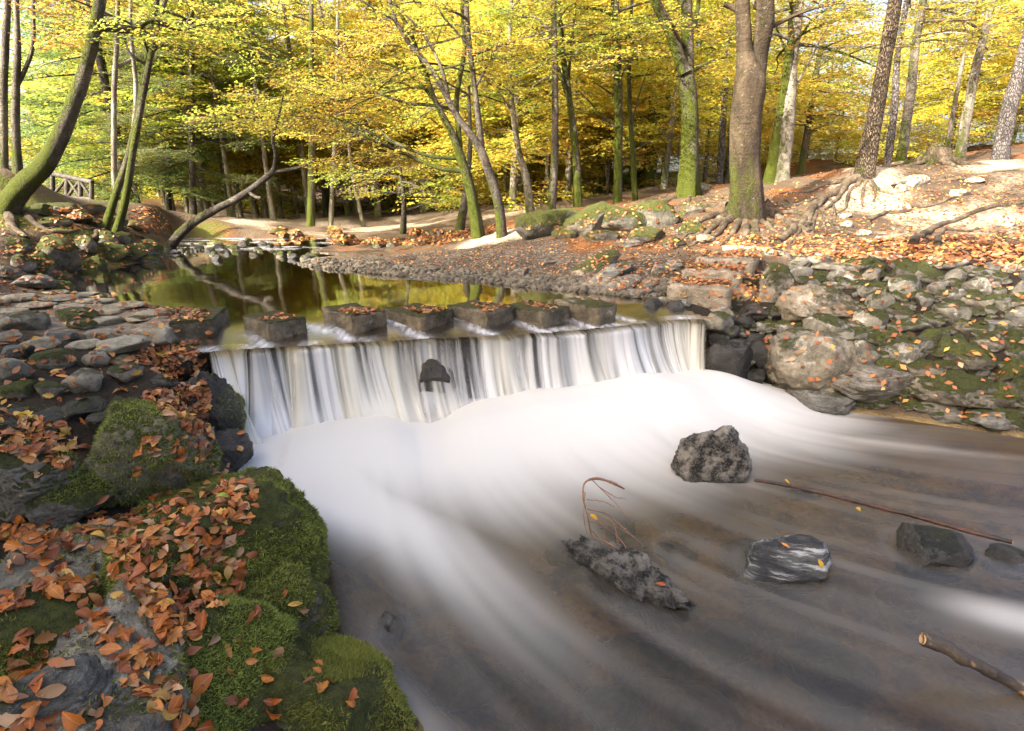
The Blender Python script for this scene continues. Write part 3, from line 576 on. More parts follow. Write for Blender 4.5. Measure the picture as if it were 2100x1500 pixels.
# ------------------------------------------------------------------ weir wall under the fall
lipc = np.array(LIP); lipd = catmull(lipc, 120); lipd = lipd+np.array([.25, -1])*(.05*fbm(np.stack([lipd[:, 0], 0*lipd[:, 0], 0*lipd[:, 0]], -1), 3.2, 3, 91))[:, None]; tang = nrm(np.gradient(lipd, axis=0)); outn = np.stack([tang[:, 1], -tang[:, 0]], -1)
prof = [(.34, LIPZ-.55), (.10, LIPZ-.52), (.06, LIPZ-.35), (.05, LIPZ-.15), (.045, LIPZ-.05), (.0, LIPZ-.022), (-.30, LIPZ-.03), (-.6, LIPZ-.12), (-.6, -.4), (.34, -.4)]
prof = [(.04, -.42), (.0, .18), (-.03, .40), (-.05, LIPZ-.10), (-.07, LIPZ-.06), (-.12, LIPZ-.05), (-.35, LIPZ-.07), (-.6, LIPZ-.16), (-.6, -.42)]
W = np.stack([np.stack([lipd[:, 0]+outn[:, 0]*o, lipd[:, 1]+outn[:, 1]*o, np.full(120, zz)], -1) for o, zz in prof], 1)
Wv = W.reshape(-1, 3); Wv = Wv+fbm(Wv, 4, 4, 31)[:, None]*np.array([.03, .03, .008])*(Wv[:, 2:3] < LIPZ-.02)
c0 = lipd.mean(0)
weir = mk('weir_wall', Wv, grid_faces(120, len(prof), True), M['rock_wet'], loc=(c0[0], c0[1], 0)); tag(weir, 'dark wet stone weir wall behind the curtain of falling water', 'weir')

# ------------------------------------------------------------------ the curtain of water
def curtain(name, off, seed, s0, s1, ns, reach, cov, lab):
    nt_ = 56; s = np.linspace(s0, s1, ns); li = np.clip(s*(119), 0, 119); k = np.minimum(li.astype(int), 118); f = (li-k)[:, None]
    base = lipd[k]*(1-f)+lipd[k+1]*f; on = nrm(outn[k]*(1-f)+outn[k+1]*f)
    on = nrm(on+np.array([.30, 0]))                       # the current runs a little to the right
    L = s*4.6
    def n1(fr, sd): return vnoise(np.stack([L*fr, L*0+sd*3.7, L*0], -1), sd)
    r = reach*(1+.22*n1(1.6, seed)+.16*n1(5, seed+1)+.07*n1(16, seed+2))
    r = r*(1+1.15*(1-ss(L, .0, 1.1)))*(1-.35*ss(L, 3.6, 4.5))
    tau = np.linspace(0, 1, nt_)
    depth = LIPZ+.008-(-.03)
    V = np.zeros((ns, nt_, 3)); cover = np.zeros((ns, nt_)); cream = np.zeros((ns, nt_))
    th = n1(2.2, seed+5)
    for j, t in enumerate(tau):
        if False: pass
        elif t < .18: o = (-.10+.05*n1(4, seed+21))*(1-t/.18)+.03*(t/.18)**2; dz = .004+.028*(t/.18)**2
        else:
            q = (t-.18)/.82; o = .03+1.55*r*q**1.25; dz = .032+(depth-.032-.045)*(1-(1-q)**1.9)
        sway = .020*n1(9, seed+7)*t+.010*n1(30, seed+8)*t
        V[:, j, :2] = base+on*(np.asarray(o)*np.ones(ns)+off+sway)[:, None]; V[:, j, 2] = LIPZ+.008-dz-.022*(.6+.6*n1(5, 33)+.4*n1(17, 34))*ss(t, .04, .2)*(1-ss(t, .4, .8))
        Q = np.stack([L*10, np.full(ns, t*.9)+n1(3, seed+12), np.full(ns, seed*1.0)], -1)
        n_a = vnoise(Q, seed+3); n_b = vnoise(Q*[2.7, 1.2, 1], seed+4); n_c = vnoise(Q*[6.2, 1.6, 1], seed+6); n_d = vnoise(Q*[.22, .5, 1], seed+11)
        strand = .40*n_a+.34*n_b+.24*n_c+.30*n_d
        cover[:, j] = np.clip(cov+1.15*strand+.50*ss(t, .30, .85)-.20*(1-ss(t, .10, .34)), .03, 1)*(1-.92*ss(t, .56, 1.0))
        cream[:, j] = np.clip(.35+.9*vnoise(Q*[.5, .3, 1], seed+9), 0, 1)
    edge = np.minimum(ss(s, s0, s0+.02), 1-ss(s, s1-.02, s1)); cover *= edge[:, None]
    o = mk(name, V.reshape(-1, 3), grid_faces(ns, nt_), M['fall'], loc=(c0[0], c0[1], 0), attrs=dict(cover=cover.ravel(), cream=cream.ravel()))
    return o
fall = empty('waterfall', (c0[0], c0[1], 0), 'low white silky waterfall pouring over the weir below the stepping stones', 'waterfall')
for i, a in enumerate([(0.0, 3, .0, 1.0, 900, .30, .46), (-.035, 40, .0, 1.0, 900, .22, .48)]):
    o = curtain('water_curtain', *a, ''); o.parent = fall; o.location = (0, 0, 0)

# ------------------------------------------------------------------ lower stream
sx = np.arange(-2.6, 7.2, .024); sy = np.arange(.25, 5.5, .024)
X, Y = np.meshgrid(sx, sy, indexing='ij'); sh = X.shape
def flow(X, Y):
    a = np.clip(-80+(X+1.4)*15+(2.6-Y)*np.where(Y < 2.6, 9, 6), -95, -10); a = np.where(Y > 3.3, a*np.clip(1-.35*(Y-3.3)*ss(X, 0, 1.5), .3, 1), a)
    a = np.radians(a); return np.cos(a), np.sin(a)
UX, UY = flow(X, Y)
rg = np.random.default_rng(4)
def bil(A, x, y):
    i = np.clip((x-sx[0])/.024, 0, sh[0]-1.001); j = np.clip((y-sy[0])/.024, 0, sh[1]-1.001); a = i.astype(int); b = j.astype(int); f = i-a; g = j-b
    return A[a, b]*(1-f)*(1-g)+A[a+1, b]*f*(1-g)+A[a, b+1]*(1-f)*g+A[a+1, b+1]*f*g
def lic(A, n, st):
    acc = A*0; tot = 0
    for sg in (1, -1):
        x, y = X.copy(), Y.copy()
        for k in range(n):
            ux, uy = bil(UX, x, y), bil(UY, x, y); x = x+sg*ux*st; y = y+sg*uy*st; wt = 1-k/n
            acc = acc+wt*bil(A, x, y); tot += wt
    return acc/tot
P3 = np.stack([X, Y, 0*X], -1).reshape(-1, 3)
nA = fbm(P3, 7, 3, 55, .75).reshape(sh); nB = fbm(P3, 2.6, 2, 57).reshape(sh); nC = rg.normal(size=sh)
nC = fbm(P3, 16, 2, 59, .7).reshape(sh); stk = lic(nA, 40, .024)*1.6+lic(nB, 30, .045)*.35+lic(nC, 50, .018)*2.6
streak = np.clip(.47+.15*(stk-stk.mean())/stk.std(), 0, 1)
base_line = [tuple(p) for p in (lipd+outn*.36+np.array([.05, 0]))[::6]]
dB, sB = d_line(X, Y, base_line)
warp = lic(nB, 24, .05)
foam = 1.50-dB/(.86+.34*np.exp(-((sB-1.7)/.9)**2)+.12*warp+.10*ss(sB, 1.4, 3.0)+.15*ss(sB, 3.2, 4.2))
tongue, ts = d_line(X, Y, [(-1.35, 3.4), (-.95, 3.0), (-.55, 2.72), (-.2, 2.35), (.1, 2.0), (.45, 1.62)])
foam = np.maximum(foam, np.exp(-(tongue/(.36-.05*ts))**2)*1.25*np.clip(1.15-ts*.44, 0, 1))
t2, s2 = d_line(X, Y, [(1.2, 4.35), (2.1, 4.1), (3.0, 3.85), (4.0, 3.4)]); foam = np.maximum(foam, np.exp(-(t2/.26)**2)*.95*np.clip(1-s2*.36, 0, 1))
t3, s3 = d_line(X, Y, [(1.75, 2.2), (2.1, 2.1), (2.6, 1.9), (3.2, 1.65)]); foam = np.maximum(foam, np.exp(-(t3/.13)**2)*.58*ss(s3, 0, .5))
t4, s4 = d_line(X, Y, [(-.75, 1.75), (-.5, 1.7), (-.2, 1.45), (.1, 1.2)]); foam = np.maximum(foam, np.exp(-(t4/.10)**2)*.30)
for u, v, r in [(1462, 985, .25), (1285, 1190, .22), (1612, 1170, .25), (1920, 1135, .25), (2070, 1145, .14), (1648, 1003, .11), (1390, 1122, .12), (800, 1278, .08)]:
    cx, cy = Pz(u, v, 0)[:2]; ux, uy = [float(q[0]) for q in flow(np.array([cx]), np.array([cy]))]
    al = (X-cx)*ux+(Y-cy)*uy; ac = -(X-cx)*uy+(Y-cy)*ux; dd = np.hypot(al, ac)
    foam = np.maximum(foam, .13*np.exp(-((dd-r*.95)/.045)**2)*(al < r*.5)); foam = np.maximum(foam, .15*(.5+streak)*np.exp(-((np.abs(ac)-r*.75-.06*al)/.11)**2)*ss(al, -r*.3, r*.4)*np.exp(-np.maximum(al, 0)/.7))
foam = np.clip(foam, 0, 1.25)
mh = .13+.16*ss(sB, 1.5, 2.6)*(1-.5*ss(sB, 3.4, 4.4))+.05*vnoise(np.stack([sB*2.6, 0*sB, 0*sB], -1).reshape(-1, 3), 8).reshape(sh); Zs = .0+mh*np.exp(-(np.maximum(dB-.12, 0)/.50)**2)+.004*(streak-.5)
ds = sdf_poly(X, Y, STREAM); keep = (ds < .10).ravel(); F = grid_faces(*sh); F = F[keep[F].all(1)]
used = np.unique(F); remap = np.full(keep.size, -1); remap[used] = np.arange(len(used))
SV = np.stack([X, Y, Zs], -1).reshape(-1, 3)[used]
stream = mk('stream_water', SV, remap[F], M['stream'], attrs=dict(foam=foam.ravel()[used], streak=streak.ravel()[used])); tag(stream, kind='structure')

# ------------------------------------------------------------------ foliage
PAL = dict(
    gold=[(.68, .42, .03), (.62, .47, .035), (.50, .47, .04), (.36, .40, .035), (.62, .30, .025)],
    lime=[(.48, .50, .045), (.36, .44, .04), (.25, .34, .03), (.58, .46, .035), (.62, .40, .035)],
    orange=[(.52, .26, .025), (.48, .19, .02), (.50, .34, .03), (.30, .28, .03)],
    green=[(.20, .30, .035), (.28, .38, .04), (.36, .42, .045), (.15, .23, .03), (.48, .43, .04)],
    fir=[(.085, .130, .028), (.12, .17, .035), (.17, .21, .04), (.25, .28, .045)])
def leaf_quads(c, a, n, L, W, rg):
    b = np.cross(n, a); L = L[:, None]; W = W[:, None]
    V = np.stack([c-a*L*.5, c+b*W*.5+n*W*.14, c+a*L*.5, c-b*W*.5+n*W*.14], 1).reshape(-1, 3)
    return V, np.arange(len(V)).reshape(-1, 4)
def make_spray(seed, conif=False):
    rg = np.random.default_rng(seed); C = []; A = []; T = []
    nside = 11 if not conif else 16
    zz = lambda x: -.13*x*x
    T.append(((0, 0, 0), (1, 0, zz(1))))
    for k in range(nside):
        x0 = .10+.86*k/(nside-1)+rg.uniform(-.02, .02); sg = 1 if k % 2 else -1; an = sg*math.radians(rg.uniform(38, 62)); ln = (.58*(1-.62*x0)+.05)*rg.uniform(.75, 1.2)
        d = np.array([math.cos(an), math.sin(an), rg.uniform(-.18, .10)]); p0 = np.array([x0, 0, zz(x0)]); T.append((p0, p0+d*ln))
        m = max(int(ln/(.062 if not conif else .040)), 2)
        for j in range(m):
            p = p0+d*ln*(j+.7)/m; la = an+(1 if j % 2 else -1)*math.radians(rg.uniform(25, 55)); C.append(p+rg.normal(size=3)*.012); A.append((math.cos(la), math.sin(la), rg.uniform(-.35, .15)))
    C = np.array(C); A = nrm(np.array(A)); N = nrm(np.array([0, 0, 1.0])+rg.normal(size=C.shape)*.38); N = nrm(N-A*(N*A).sum(-1, keepdims=True))
    C = C+A*.03
    tw = Geo()
    for p, q in T:
        p, q = np.array(p, float), np.array(q, float); d = nrm(q-p); s = nrm(np.cross(d, [0, 0, 1.0]))*.0055
        u = np.array([0, 0, .0055]); tw.add(np.array([p-s, p+s, p+u, q]), np.array([[0, 1, 3], [1, 2, 3], [2, 0, 3]]))
    tv, tf = tw.out()
    return C, A, N, tv, tf[0]
SPR = [make_spray(100+k) for k in range(7)]; SPRC = [make_spray(200+k, True) for k in range(4)]
class Crown:
    def __init__(s, seed, pal, leaf=.072, wid=.62, conif=False, thin=1.0):
        s.rg = np.random.default_rng(seed); s.pal = np.array(PAL[pal]); s.leaf = leaf; s.wid = wid; s.sp = SPRC if conif else SPR; s.items = []; s.conif = conif; s.thin = thin
    def spray(s, p, az, tilt=0.0, roll=0.0, sc=1.0): s.items.append((np.array(p, float), az, tilt, roll, sc))
    def build(s, parent, base, twigs=True):
        LV = []; LC = []; TV = []; TF = []; nT = 0; rg = s.rg
        for p, az, tilt, roll, sc in s.items:
            C, A, N, tv, tf = s.sp[rg.integers(len(s.sp))]
            R = rotz(az)@roty(-tilt)@rotx(roll); k = rg.random(len(C)) < s.thin*rg.uniform(.6, 1.0)
            c = (C[k]*sc)@R.T+p; a = A[k]@R.T; n = N[k]@R.T; L = s.leaf*.88*rg.uniform(.7, 1.25, len(c))*(.8+.2*min(sc, 1.4))
            v, _ = leaf_quads(c, a, n, L, L*s.wid, rg); LV.append(v)
            base_i = rg.random(); mixv = np.clip(rg.normal(base_i*(len(s.pal)-1), .75, len(c)), 0, len(s.pal)-1.001); i = mixv.astype(int); f = (mixv-i)[:, None]
            col = (s.pal[i]*(1-f)+s.pal[i+1]*f)*rg.uniform(.8, 1.2, (len(c), 1)); LC.append(np.repeat(col, 4, 0))
            if twigs: TV.append((tv*sc)@R.T+p); TF.append(tf+nT); nT += len(tv)
        if not LV: return None
        lv = np.vstack(LV); lc = np.vstack(LC); nq = len(lv)//4
        if twigs:
            tv = np.vstack(TV); tf = np.vstack(TF); V = np.vstack([lv, tv]); F = [np.arange(nq*4).reshape(-1, 4), tf+len(lv)]
            col = np.vstack([lc, np.full((len(tv), 3), .05)]); mi = np.concatenate([np.zeros(nq, int), np.ones(len(tf), int)])
        else: V = lv; F = [np.arange(nq*4).reshape(-1, 4)]; col = lc; mi = np.zeros(nq, int)
        return mk('crown', V-base, F, [M['leaf'], M['twig']], parent=parent, smooth=False, mi=mi, col=np.clip(col, 0, .75))
def bough(geo, crown, p0, az, el, L, r0, rg, dens=1.0, sc=1.0, droop=.10, sub=3):
    """one bough with side boughs, bearing flat sprays of leaves along its outer part"""
    P = [np.array(p0, float)]; a, e = az, el
    for k in range(5):
        a += rg.normal()*.16; e += -droop+rg.normal()*.08; P.append(P[-1]+L/5*np.array([math.cos(a)*math.cos(e), math.sin(a)*math.cos(e), math.sin(e)]))
    P = np.array(P); geo.add(*tube(P, np.linspace(r0, .006, 6), 6, 9, rough=0, cap=False))
    C = catmull(P, 24)
    def dress(C, L, d):
        n = max(int(L/.30*d), 2)
        for k in range(n):
            t = rg.uniform(.22, 1.0); p = C[int(t*(len(C)-1))]; sg = rg.choice([-1, 1])
            dirv = C[-1]-C[0]; az_ = math.atan2(dirv[1], dirv[0])+sg*rg.uniform(.2, 1.0)*(1 if t < .9 else .3)
            crown.spray(p, az_, rg.uniform(-.25, .15), rg.normal()*.22, sc*rg.uniform(.7, 1.15))
    dress(C, L, dens)
    for k in range(sub):
        t = rg.uniform(.2, .8); p = C[int(t*23)]; d = C[-1]-C[0]; a2 = math.atan2(d[1], d[0])+rg.choice([-1, 1])*rg.uniform(.5, 1.1); l2 = L*(1-t*.7)*rg.uniform(.4, .65)
        q = p+l2*np.array([math.cos(a2), math.sin(a2), rg.uniform(-.1, .22)]); m = (p+q)/2+np.array([0, 0, .06*l2]); Q = catmull(np.array([p, m, q]), 10)
        geo.add(*tube(Q, [r0*.4, .005], 5, 6, rough=0, cap=False)); dress(Q, l2, dens*.9)

def traced_tree(t, i):
    Y = t['Y']; rg = np.random.default_rng(900+i); g = Geo(); pts0 = t['st'][0][0]; base = PY(pts0[0], pts0[1], Y); base[2] = gz1(base[0], base[1])-.02
    root = empty(t['k'], base, t['lab'], t['k'].replace('_', ' ').replace('beech tree', 'tree').replace('leaning tree', 'tree').replace('twin stem tree', 'tree').replace('crooked tree', 'tree').replace('dark tree', 'tree').replace('pine tree', 'pine'), t.get('grp', 'trees along the banks'))
    stems = []
    for si, st in enumerate(t['st']):
        P = np.array([PY(u, v, Y) for u, v, w_ in st]); R = np.array([w_/2*pxm(v, Y)*oax(u) for u, v, w_ in st])
        dy = rg.normal(size=len(P))*.05; dy[0] = 0; P[:, 1] += np.cumsum(dy)*(1 if si == 0 else 1)
        if si == 0 or st[0][1] > 400: P[0, 2] = min(P[0, 2], gz1(P[0, 0], P[0, 1]))-.30
        L = np.linalg.norm(np.diff(P, axis=0), axis=1).sum()
        big = R.max() > .1
        own = si == 0 or st[0][1] > 400
        R2 = R.copy()
        if own and t['fl'][0] > 0 and len(R) > 2: R2[0] = min(R[0], R[1]*1.12)
        # radii sampled by arc length
        m = int(np.clip(L/.10, 16, 90)); C = catmull(P, m); al = np.concatenate([[0], np.cumsum(np.linalg.norm(np.diff(P, axis=0), axis=1))]); cl = np.concatenate([[0], np.cumsum(np.linalg.norm(np.diff(C, axis=0), axis=1))])
        rr = np.interp(cl/cl[-1], al/al[-1], R2)
        g.add(*tube(C, rr, 18 if big else 10, m, seed=i*7+si, rough=.05 if big else .04, flare=t['fl'] if own else None)); stems.append((C, rr))
    cr = Crown(500+i, t['pal'], leaf=.068+.0022*max(Y-8, 0), wid=.62 if not t.get('conif') else .30, conif=t.get('conif', False))
    for b in t['br']:
        P = np.array([PY(u, v, Y) for u, v, w_ in b]); R = np.array([w_/2*pxm(v, Y)*oax(u) for u, v, w_ in b]); P[1:, 1] += np.cumsum(rg.normal(size=len(P)-1)*.12)
        k = min(range(len(stems)), key=lambda q: np.linalg.norm(stems[q][0]-P[0], axis=1).min()); C0 = stems[k][0]; P[0] = C0[np.linalg.norm(C0-P[0], axis=1).argmin()]
        g.add(*tube(P, R, 7, len(P)*4, seed=i, rough=.04, cap=True)); C = catmull(P, 20); L = np.linalg.norm(np.diff(C, axis=0), axis=1).sum()
        d = C[-1]-C[0]; az = math.atan2(d[1], d[0])
        if L > .7:
            for q in range(int(L/.13)):
                tt = rg.uniform(.25, 1); cr.spray(C[int(tt*19)], az+rg.choice([-1, 1])*rg.uniform(.1, 1.0), rg.uniform(-.2, .2), rg.normal()*.25, rg.uniform(.55, .95))
    for (u, v) in t.get('spr', []):
        for q in range(5):
            p = PY(u, v, Y); cr.spray(p+rg.normal(size=3)*.15, rg.uniform(0, 6.3), rg.uniform(-.3, .1), rg.normal()*.3, .8)
    # boughs of the upper stem
    for q in range(t['nb']):
        C, rr = stems[rg.integers(len(stems))]
        if t.get('conif'):
            f = (q+.5)/t['nb']; k = int((.18+.80*f)*(len(C)-1)); L = (2.5-1.8*f)*rg.uniform(.7, 1.15); el = rg.uniform(-.12, .12)
            bough(g, cr, C[k], q*2.4+rg.normal()*.3, el, L, rr[k]*.25+.008, rg, 1.5, 1.0, .07, 2)
        else:
            lo = base[2]+(1.9 if t.get('low') else 2.5); ks = np.where(C[:, 2] > lo)[0] if not t.get('low') else np.arange(len(C)//3, len(C))
            if len(ks) < 2: continue
            k = rg.choice(ks); L = rg.uniform(1.1, 2.2)
            bough(g, cr, C[k], q*2.4+rg.normal()*.4, rg.uniform(.05, .5), L, min(rr[k]*.4, .03)+.006, rg, .6, .9, .09, 2)
    V, F = g.out(); mk('trunk', V-base, F, M[t['bark']], parent=root)
    cr.build(root, base)
    return root
TREES = [traced_tree(t, i) for i, t in enumerate(TR)]

# ------------------------------------------------------------------ roots of the traced trees on the right bank (each root a part)
def ground_root(parent, pts, w0, w1, i, mat='root', lift=.35):
    P = []
    for u, v in pts:
        p, n = hit(u, v)
        if p is None: continue
        P.append(p)
    P = np.array(P)
    if len(P) < 2: return
    C = catmull(P, len(P)*6); C[:, 2] = ground_z(C[:, 0], C[:, 1]); d = np.linalg.norm(C[len(C)//2])/FPX
    R = np.linspace(w0, w1, len(C))*.5*d*.70*(1+.35*fbm(C, 5, 3, i+40)); C[:, 2] += R*(lift-.25)+.6*R*fbm(C, 2.5, 3, i); C[:, :2] += .5*R[:, None]*np.stack([fbm(C, 3, 2, i+5), fbm(C, 3, 2, i+6)], -1)
    V, F = tube(C, R, 8, len(C), seed=i, rough=.10); mk('root', V-np.array(parent.location), F, M[mat], parent=parent)
def tree_at(s): return next(t for t in TREES if s in t['label'])
big = tree_at('big old beech with a double'); pin = tree_at('stout pine'); brm = tree_at('bright mossy beech with'); lean = tree_at('leaning out over'); twn = tree_at('mossy twin-stemmed tree rising')
RT = [(big, [(1495, 430), (1470, 460), (1440, 480), (1400, 492)], 34, 8), (big, [(1500, 445), (1480, 475), (1455, 495)], 32, 8), (big, [(1530, 455), (1525, 480), (1530, 500)], 26, 6), (big, [(1560, 430), (1600, 450), (1640, 470), (1670, 475)], 26, 6),
      (big, [(1555, 445), (1580, 470), (1620, 485)], 22, 5), (big, [(1490, 435), (1450, 450), (1420, 470), (1395, 500), (1385, 512)], 26, 6), (big, [(1565, 420), (1610, 425), (1650, 415), (1700, 395)], 20, 5), (big, [(1590, 440), (1640, 440), (1690, 455)], 14, 4), (big, [(1570, 450), (1610, 468), (1680, 462)], 12, 4),
      (big, [(1500, 440), (1462, 470), (1425, 500), (1390, 508)], 24, 6), (big, [(1515, 455), (1500, 485), (1480, 505)], 24, 6), (big, [(1545, 455), (1555, 480), (1580, 497)], 22, 6), (big, [(1575, 430), (1620, 462), (1660, 486)], 15, 4), (big, [(1580, 442), (1625, 452), (1660, 462), (1700, 468)], 12, 3), (big, [(1490, 425), (1440, 425), (1400, 432)], 18, 5), (big, [(1470, 460), (1440, 462), (1405, 478), (1370, 480)], 14, 4),
      (pin, [(1755, 368), (1735, 382), (1715, 412), (1690, 432)], 18, 5), (pin, [(1700, 402), (1712, 430), (1708, 462)], 9, 3), (pin, [(1665, 435), (1650, 465), (1630, 490), (1612, 503)], 16, 6), (pin, [(1785, 372), (1795, 395), (1790, 415)], 10, 3), (pin, [(1765, 372), (1720, 376), (1680, 380), (1640, 385)], 14, 4), (pin, [(1690, 445), (1720, 462), (1740, 482)], 8, 3),
      (pin, [(1760, 368), (1720, 390), (1690, 410), (1660, 440), (1625, 475), (1595, 500)], 26, 14), (pin, [(1765, 370), (1740, 395), (1735, 425), (1715, 440)], 13, 4), (pin, [(1775, 372), (1770, 400), (1768, 430)], 11, 4), (pin, [(1790, 370), (1800, 390), (1830, 400)], 14, 4),
      (pin, [(1690, 410), (1670, 445), (1665, 480), (1650, 500)], 16, 5), (pin, [(1675, 430), (1700, 455), (1720, 470), (1760, 480)], 11, 3), (pin, [(1750, 372), (1700, 378), (1650, 395), (1600, 398)], 14, 4), (pin, [(1680, 425), (1690, 450), (1695, 480)], 9, 3),
      (brm, [(1400, 395), (1375, 410), (1340, 425)], 20, 6), (brm, [(1425, 398), (1450, 412), (1470, 425)], 18, 5), (brm, [(1412, 400), (1410, 420), (1395, 435)], 16, 5),
      (lean, [(30, 420), (60, 445), (110, 455), (150, 450)], 22, 6), (lean, [(10, 425), (30, 465), (55, 490)], 26, 10), (lean, [(40, 430), (90, 470), (140, 478), (180, 470)], 14, 5), (lean, [(60, 440), (120, 438), (170, 460)], 10, 4),
      (twn, [(230, 470), (200, 485), (160, 480)], 18, 5), (twn, [(245, 475), (280, 485), (310, 495)], 16, 5), (twn, [(215, 475), (190, 470), (140, 465), (100, 470)], 12, 4)]
for i, r in enumerate(RT): ground_root(*r, i)
# loose roots crossing the sunlit slope: things of their own
for i, (pts, a, b, lab) in enumerate([
    ([(1870, 505), (1900, 480), (1940, 460), (1990, 440), (2040, 425), (2110, 415)], 13, 8, 'long bare root winding across the bright leafy slope at the far right'),
    ([(1780, 455), (1830, 430), (1900, 425), (1960, 405), (2040, 395)], 9, 5, 'thin pale root crossing the middle of the sunlit slope below the crest'),
    ([(1920, 505), (1930, 480), (1960, 475), (2010, 470)], 10, 4, 'dark root arching over the earth hollow on the right slope'),
    ([(1830, 385), (1880, 375), (1940, 372), (2010, 360), (2090, 350)], 9, 5, 'grey root lying along the top of the sunlit slope under the crest')]):
    P = np.array([hit(u, v)[0] for u, v in pts]); C = catmull(P, 40); C[:, 2] = ground_z(C[:, 0], C[:, 1]); R = np.linspace(a, b, 40)*.5*9/FPX; C[:, 2] += R*.4
    V, F = tube(C, R, 8, 40, seed=60+i, rough=.12); o = mk('surface_root', V, F, M['root'], loc=C[0]); tag(o, lab, 'root', 'bare roots on the right slope')

# ------------------------------------------------------------------ the wood behind: a few kinds, copied
def wood_proto(seed, h, r, pal, bark, nb, z0, Lm, leaf, conif=False):
    rg = np.random.default_rng(seed); g = Geo(); lean = rg.normal(size=2)*.03*h
    P = np.array([[0, 0, -.3], [lean[0]*.1, lean[1]*.1, h*.2], [lean[0]*.4, lean[1]*.3, h*.5], [lean[0], lean[1], h]]); C = catmull(P, 26)
    g.add(*tube(C, np.interp(np.linspace(0, 1, 26), [0, .06, .5, 1], [r*1.5, r, r*.65, r*.12]), 9, 26, seed=seed, rough=.05))
    cr = Crown(seed, pal, leaf, .62 if not conif else .34, conif, thin=.9)
    for q in range(nb):
        f = (q+rg.uniform(0, 1))/nb; z = z0+((min(h, 9.0) if not conif else h)-z0)*f; k = int(np.clip(z/h, 0, 1)*25); L = Lm*(1-.65*f**1.5)*rg.uniform(.6, 1.15) if not conif else Lm*(1-.85*f)*rg.uniform(.7, 1.1)
        bough(g, cr, C[k], q*2.4+rg.normal()*.5, rg.uniform(.0, .55) if not conif else rg.uniform(-.15, .1), L, r*.22, rg, .42, 1.25, .07, 2)
    return g, cr
KIND = []
specs = [(11, 13, .13, 'gold', 'beech', 42, 2.9, 2.8, .12, False), (12, 14, .16, 'lime', 'beech_moss', 42, 3.3, 2.9, .12, False), (13, 12, .10, 'gold', 'beech_pale', 38, 2.6, 2.5, .12, False),
         (14, 11, .09, 'green', 'beech', 40, 2.0, 2.6, .12, False), (15, 15, .14, 'orange', 'beech_pale', 40, 3.0, 2.9, .12, False), (16, 17, .17, 'fir', 'dark_bark', 60, 1.6, 3.1, .14, True), (17, 5.5, .05, 'lime', 'beech', 30, .3, 2.2, .11, False), (18, 5.0, .05, 'gold', 'beech', 30, .4, 2.2, .11, False), (19, 12, .085, 'lime', 'beech_pale', 22, 4.2, 2.0, .11, False)]
for s_ in specs: KIND.append(wood_proto(*s_))
made = {}
desc = ['golden beech', 'yellow-green mossy beech', 'slender pale beech', 'green leafy tree', 'orange-leaved beech', 'tall dark conifer', 'low lime tree', 'low golden tree', 'slim bare-stemmed tree']
def plant(ki, x, y, sc, rz, lab, cat='tree', group='trees of the wood behind'):
    base = np.array([x, y, gz1(x, y)]); name = 'conifer' if ki == 5 else ('understorey_tree' if ki in (6, 7) else 'beech_tree')
    root = empty(name, base, lab, cat, group); root.rotation_euler = (0, 0, rz); root.scale = (sc, sc, sc)
    if ki not in made:
        g, cr = KIND[ki]; V, F = g.out(); a = mk('trunk', V, F, M[specs[ki][4]], parent=root); b = cr.build(root, np.zeros(3), twigs=False); made[ki] = (a, b)
    else:
        for o in made[ki]:
            c = o.copy(); c.parent = root; COL.objects.link(c)
    return root
rg = np.random.default_rng(77); spots = []
avoid = [tuple(t.location[:2]) for t in TREES]
def ok(x, y, d):
    return all((x-a)**2+(y-b)**2 > d*d for a, b in avoid)
zones = [  # n, u range, Y range, kinds, min distance
    (12, (-60, 330), (17, 34), [0, 1, 3, 3, 5, 2], 1.4), (19, (330, 900), (20, 40), [0, 1, 2, 2, 0, 4, 3], 1.5), (16, (860, 1330), (17, 38), [0, 1, 1, 2, 3], 1.6),
    (12, (1330, 2180), (19, 42), [0, 4, 2, 0, 4, 1], 1.7), (10, (880, 1300), (17, 26), [6, 7, 6, 7], 1.4), (16, (1330, 2150), (20, 34), [7, 7, 6, 7], 1.4), (10, (-40, 760), (24, 34), [6, 7, 7, 6], 1.4),
    (4, (300, 1500), (46, 60), [0, 1, 4, 2, 0], 3), (24, (285, 780), (17.5, 27), [2, 8, 8, 8], .9), (12, (900, 1500), (15, 22), [8, 8, 2], 1.0), (13, (280, 1600), (22, 34), [6, 7, 7, 6], 1.3), (6, (300, 860), (16.5, 22), [6, 7, 6, 7], 2.0)]
order = []
for zi, (n, ur, yr, kinds, dm) in enumerate(zones):
    k = 0; tries = 0
    while k < n and tries < 900:
        tries += 1; u = rg.uniform(*ur); Y = rg.uniform(*yr); x = (u-1050)/FPX*Y/(CP+SP*.29); 
        if not ok(x, Y, dm): continue
        if zi in (3, 7) and 1640 < u < 1880 and Y < 35: continue
        if u < 230 and zi in (0, 6, 7) and rg.random() < .85: continue
        avoid.append((x, Y)); order.append((zi, u, x, Y, int(rg.choice(kinds)), rg.uniform(.8, 1.2), rg.uniform(0, 6.28))); k += 1
ordn = ['first', 'second', 'third', 'fourth', 'fifth', 'sixth', 'seventh', 'eighth', 'ninth', 'tenth', 'eleventh', 'twelfth', 'thirteenth', 'fourteenth', 'fifteenth', 'sixteenth', 'seventeenth', 'eighteenth', 'nineteenth', 'twentieth']
ordn += ['twenty-'+o for o in ordn[:9]]+['thirtieth']+['thirty-'+o for o in ordn[:9]]+['fortieth']+['forty-'+o for o in ordn[:9]]
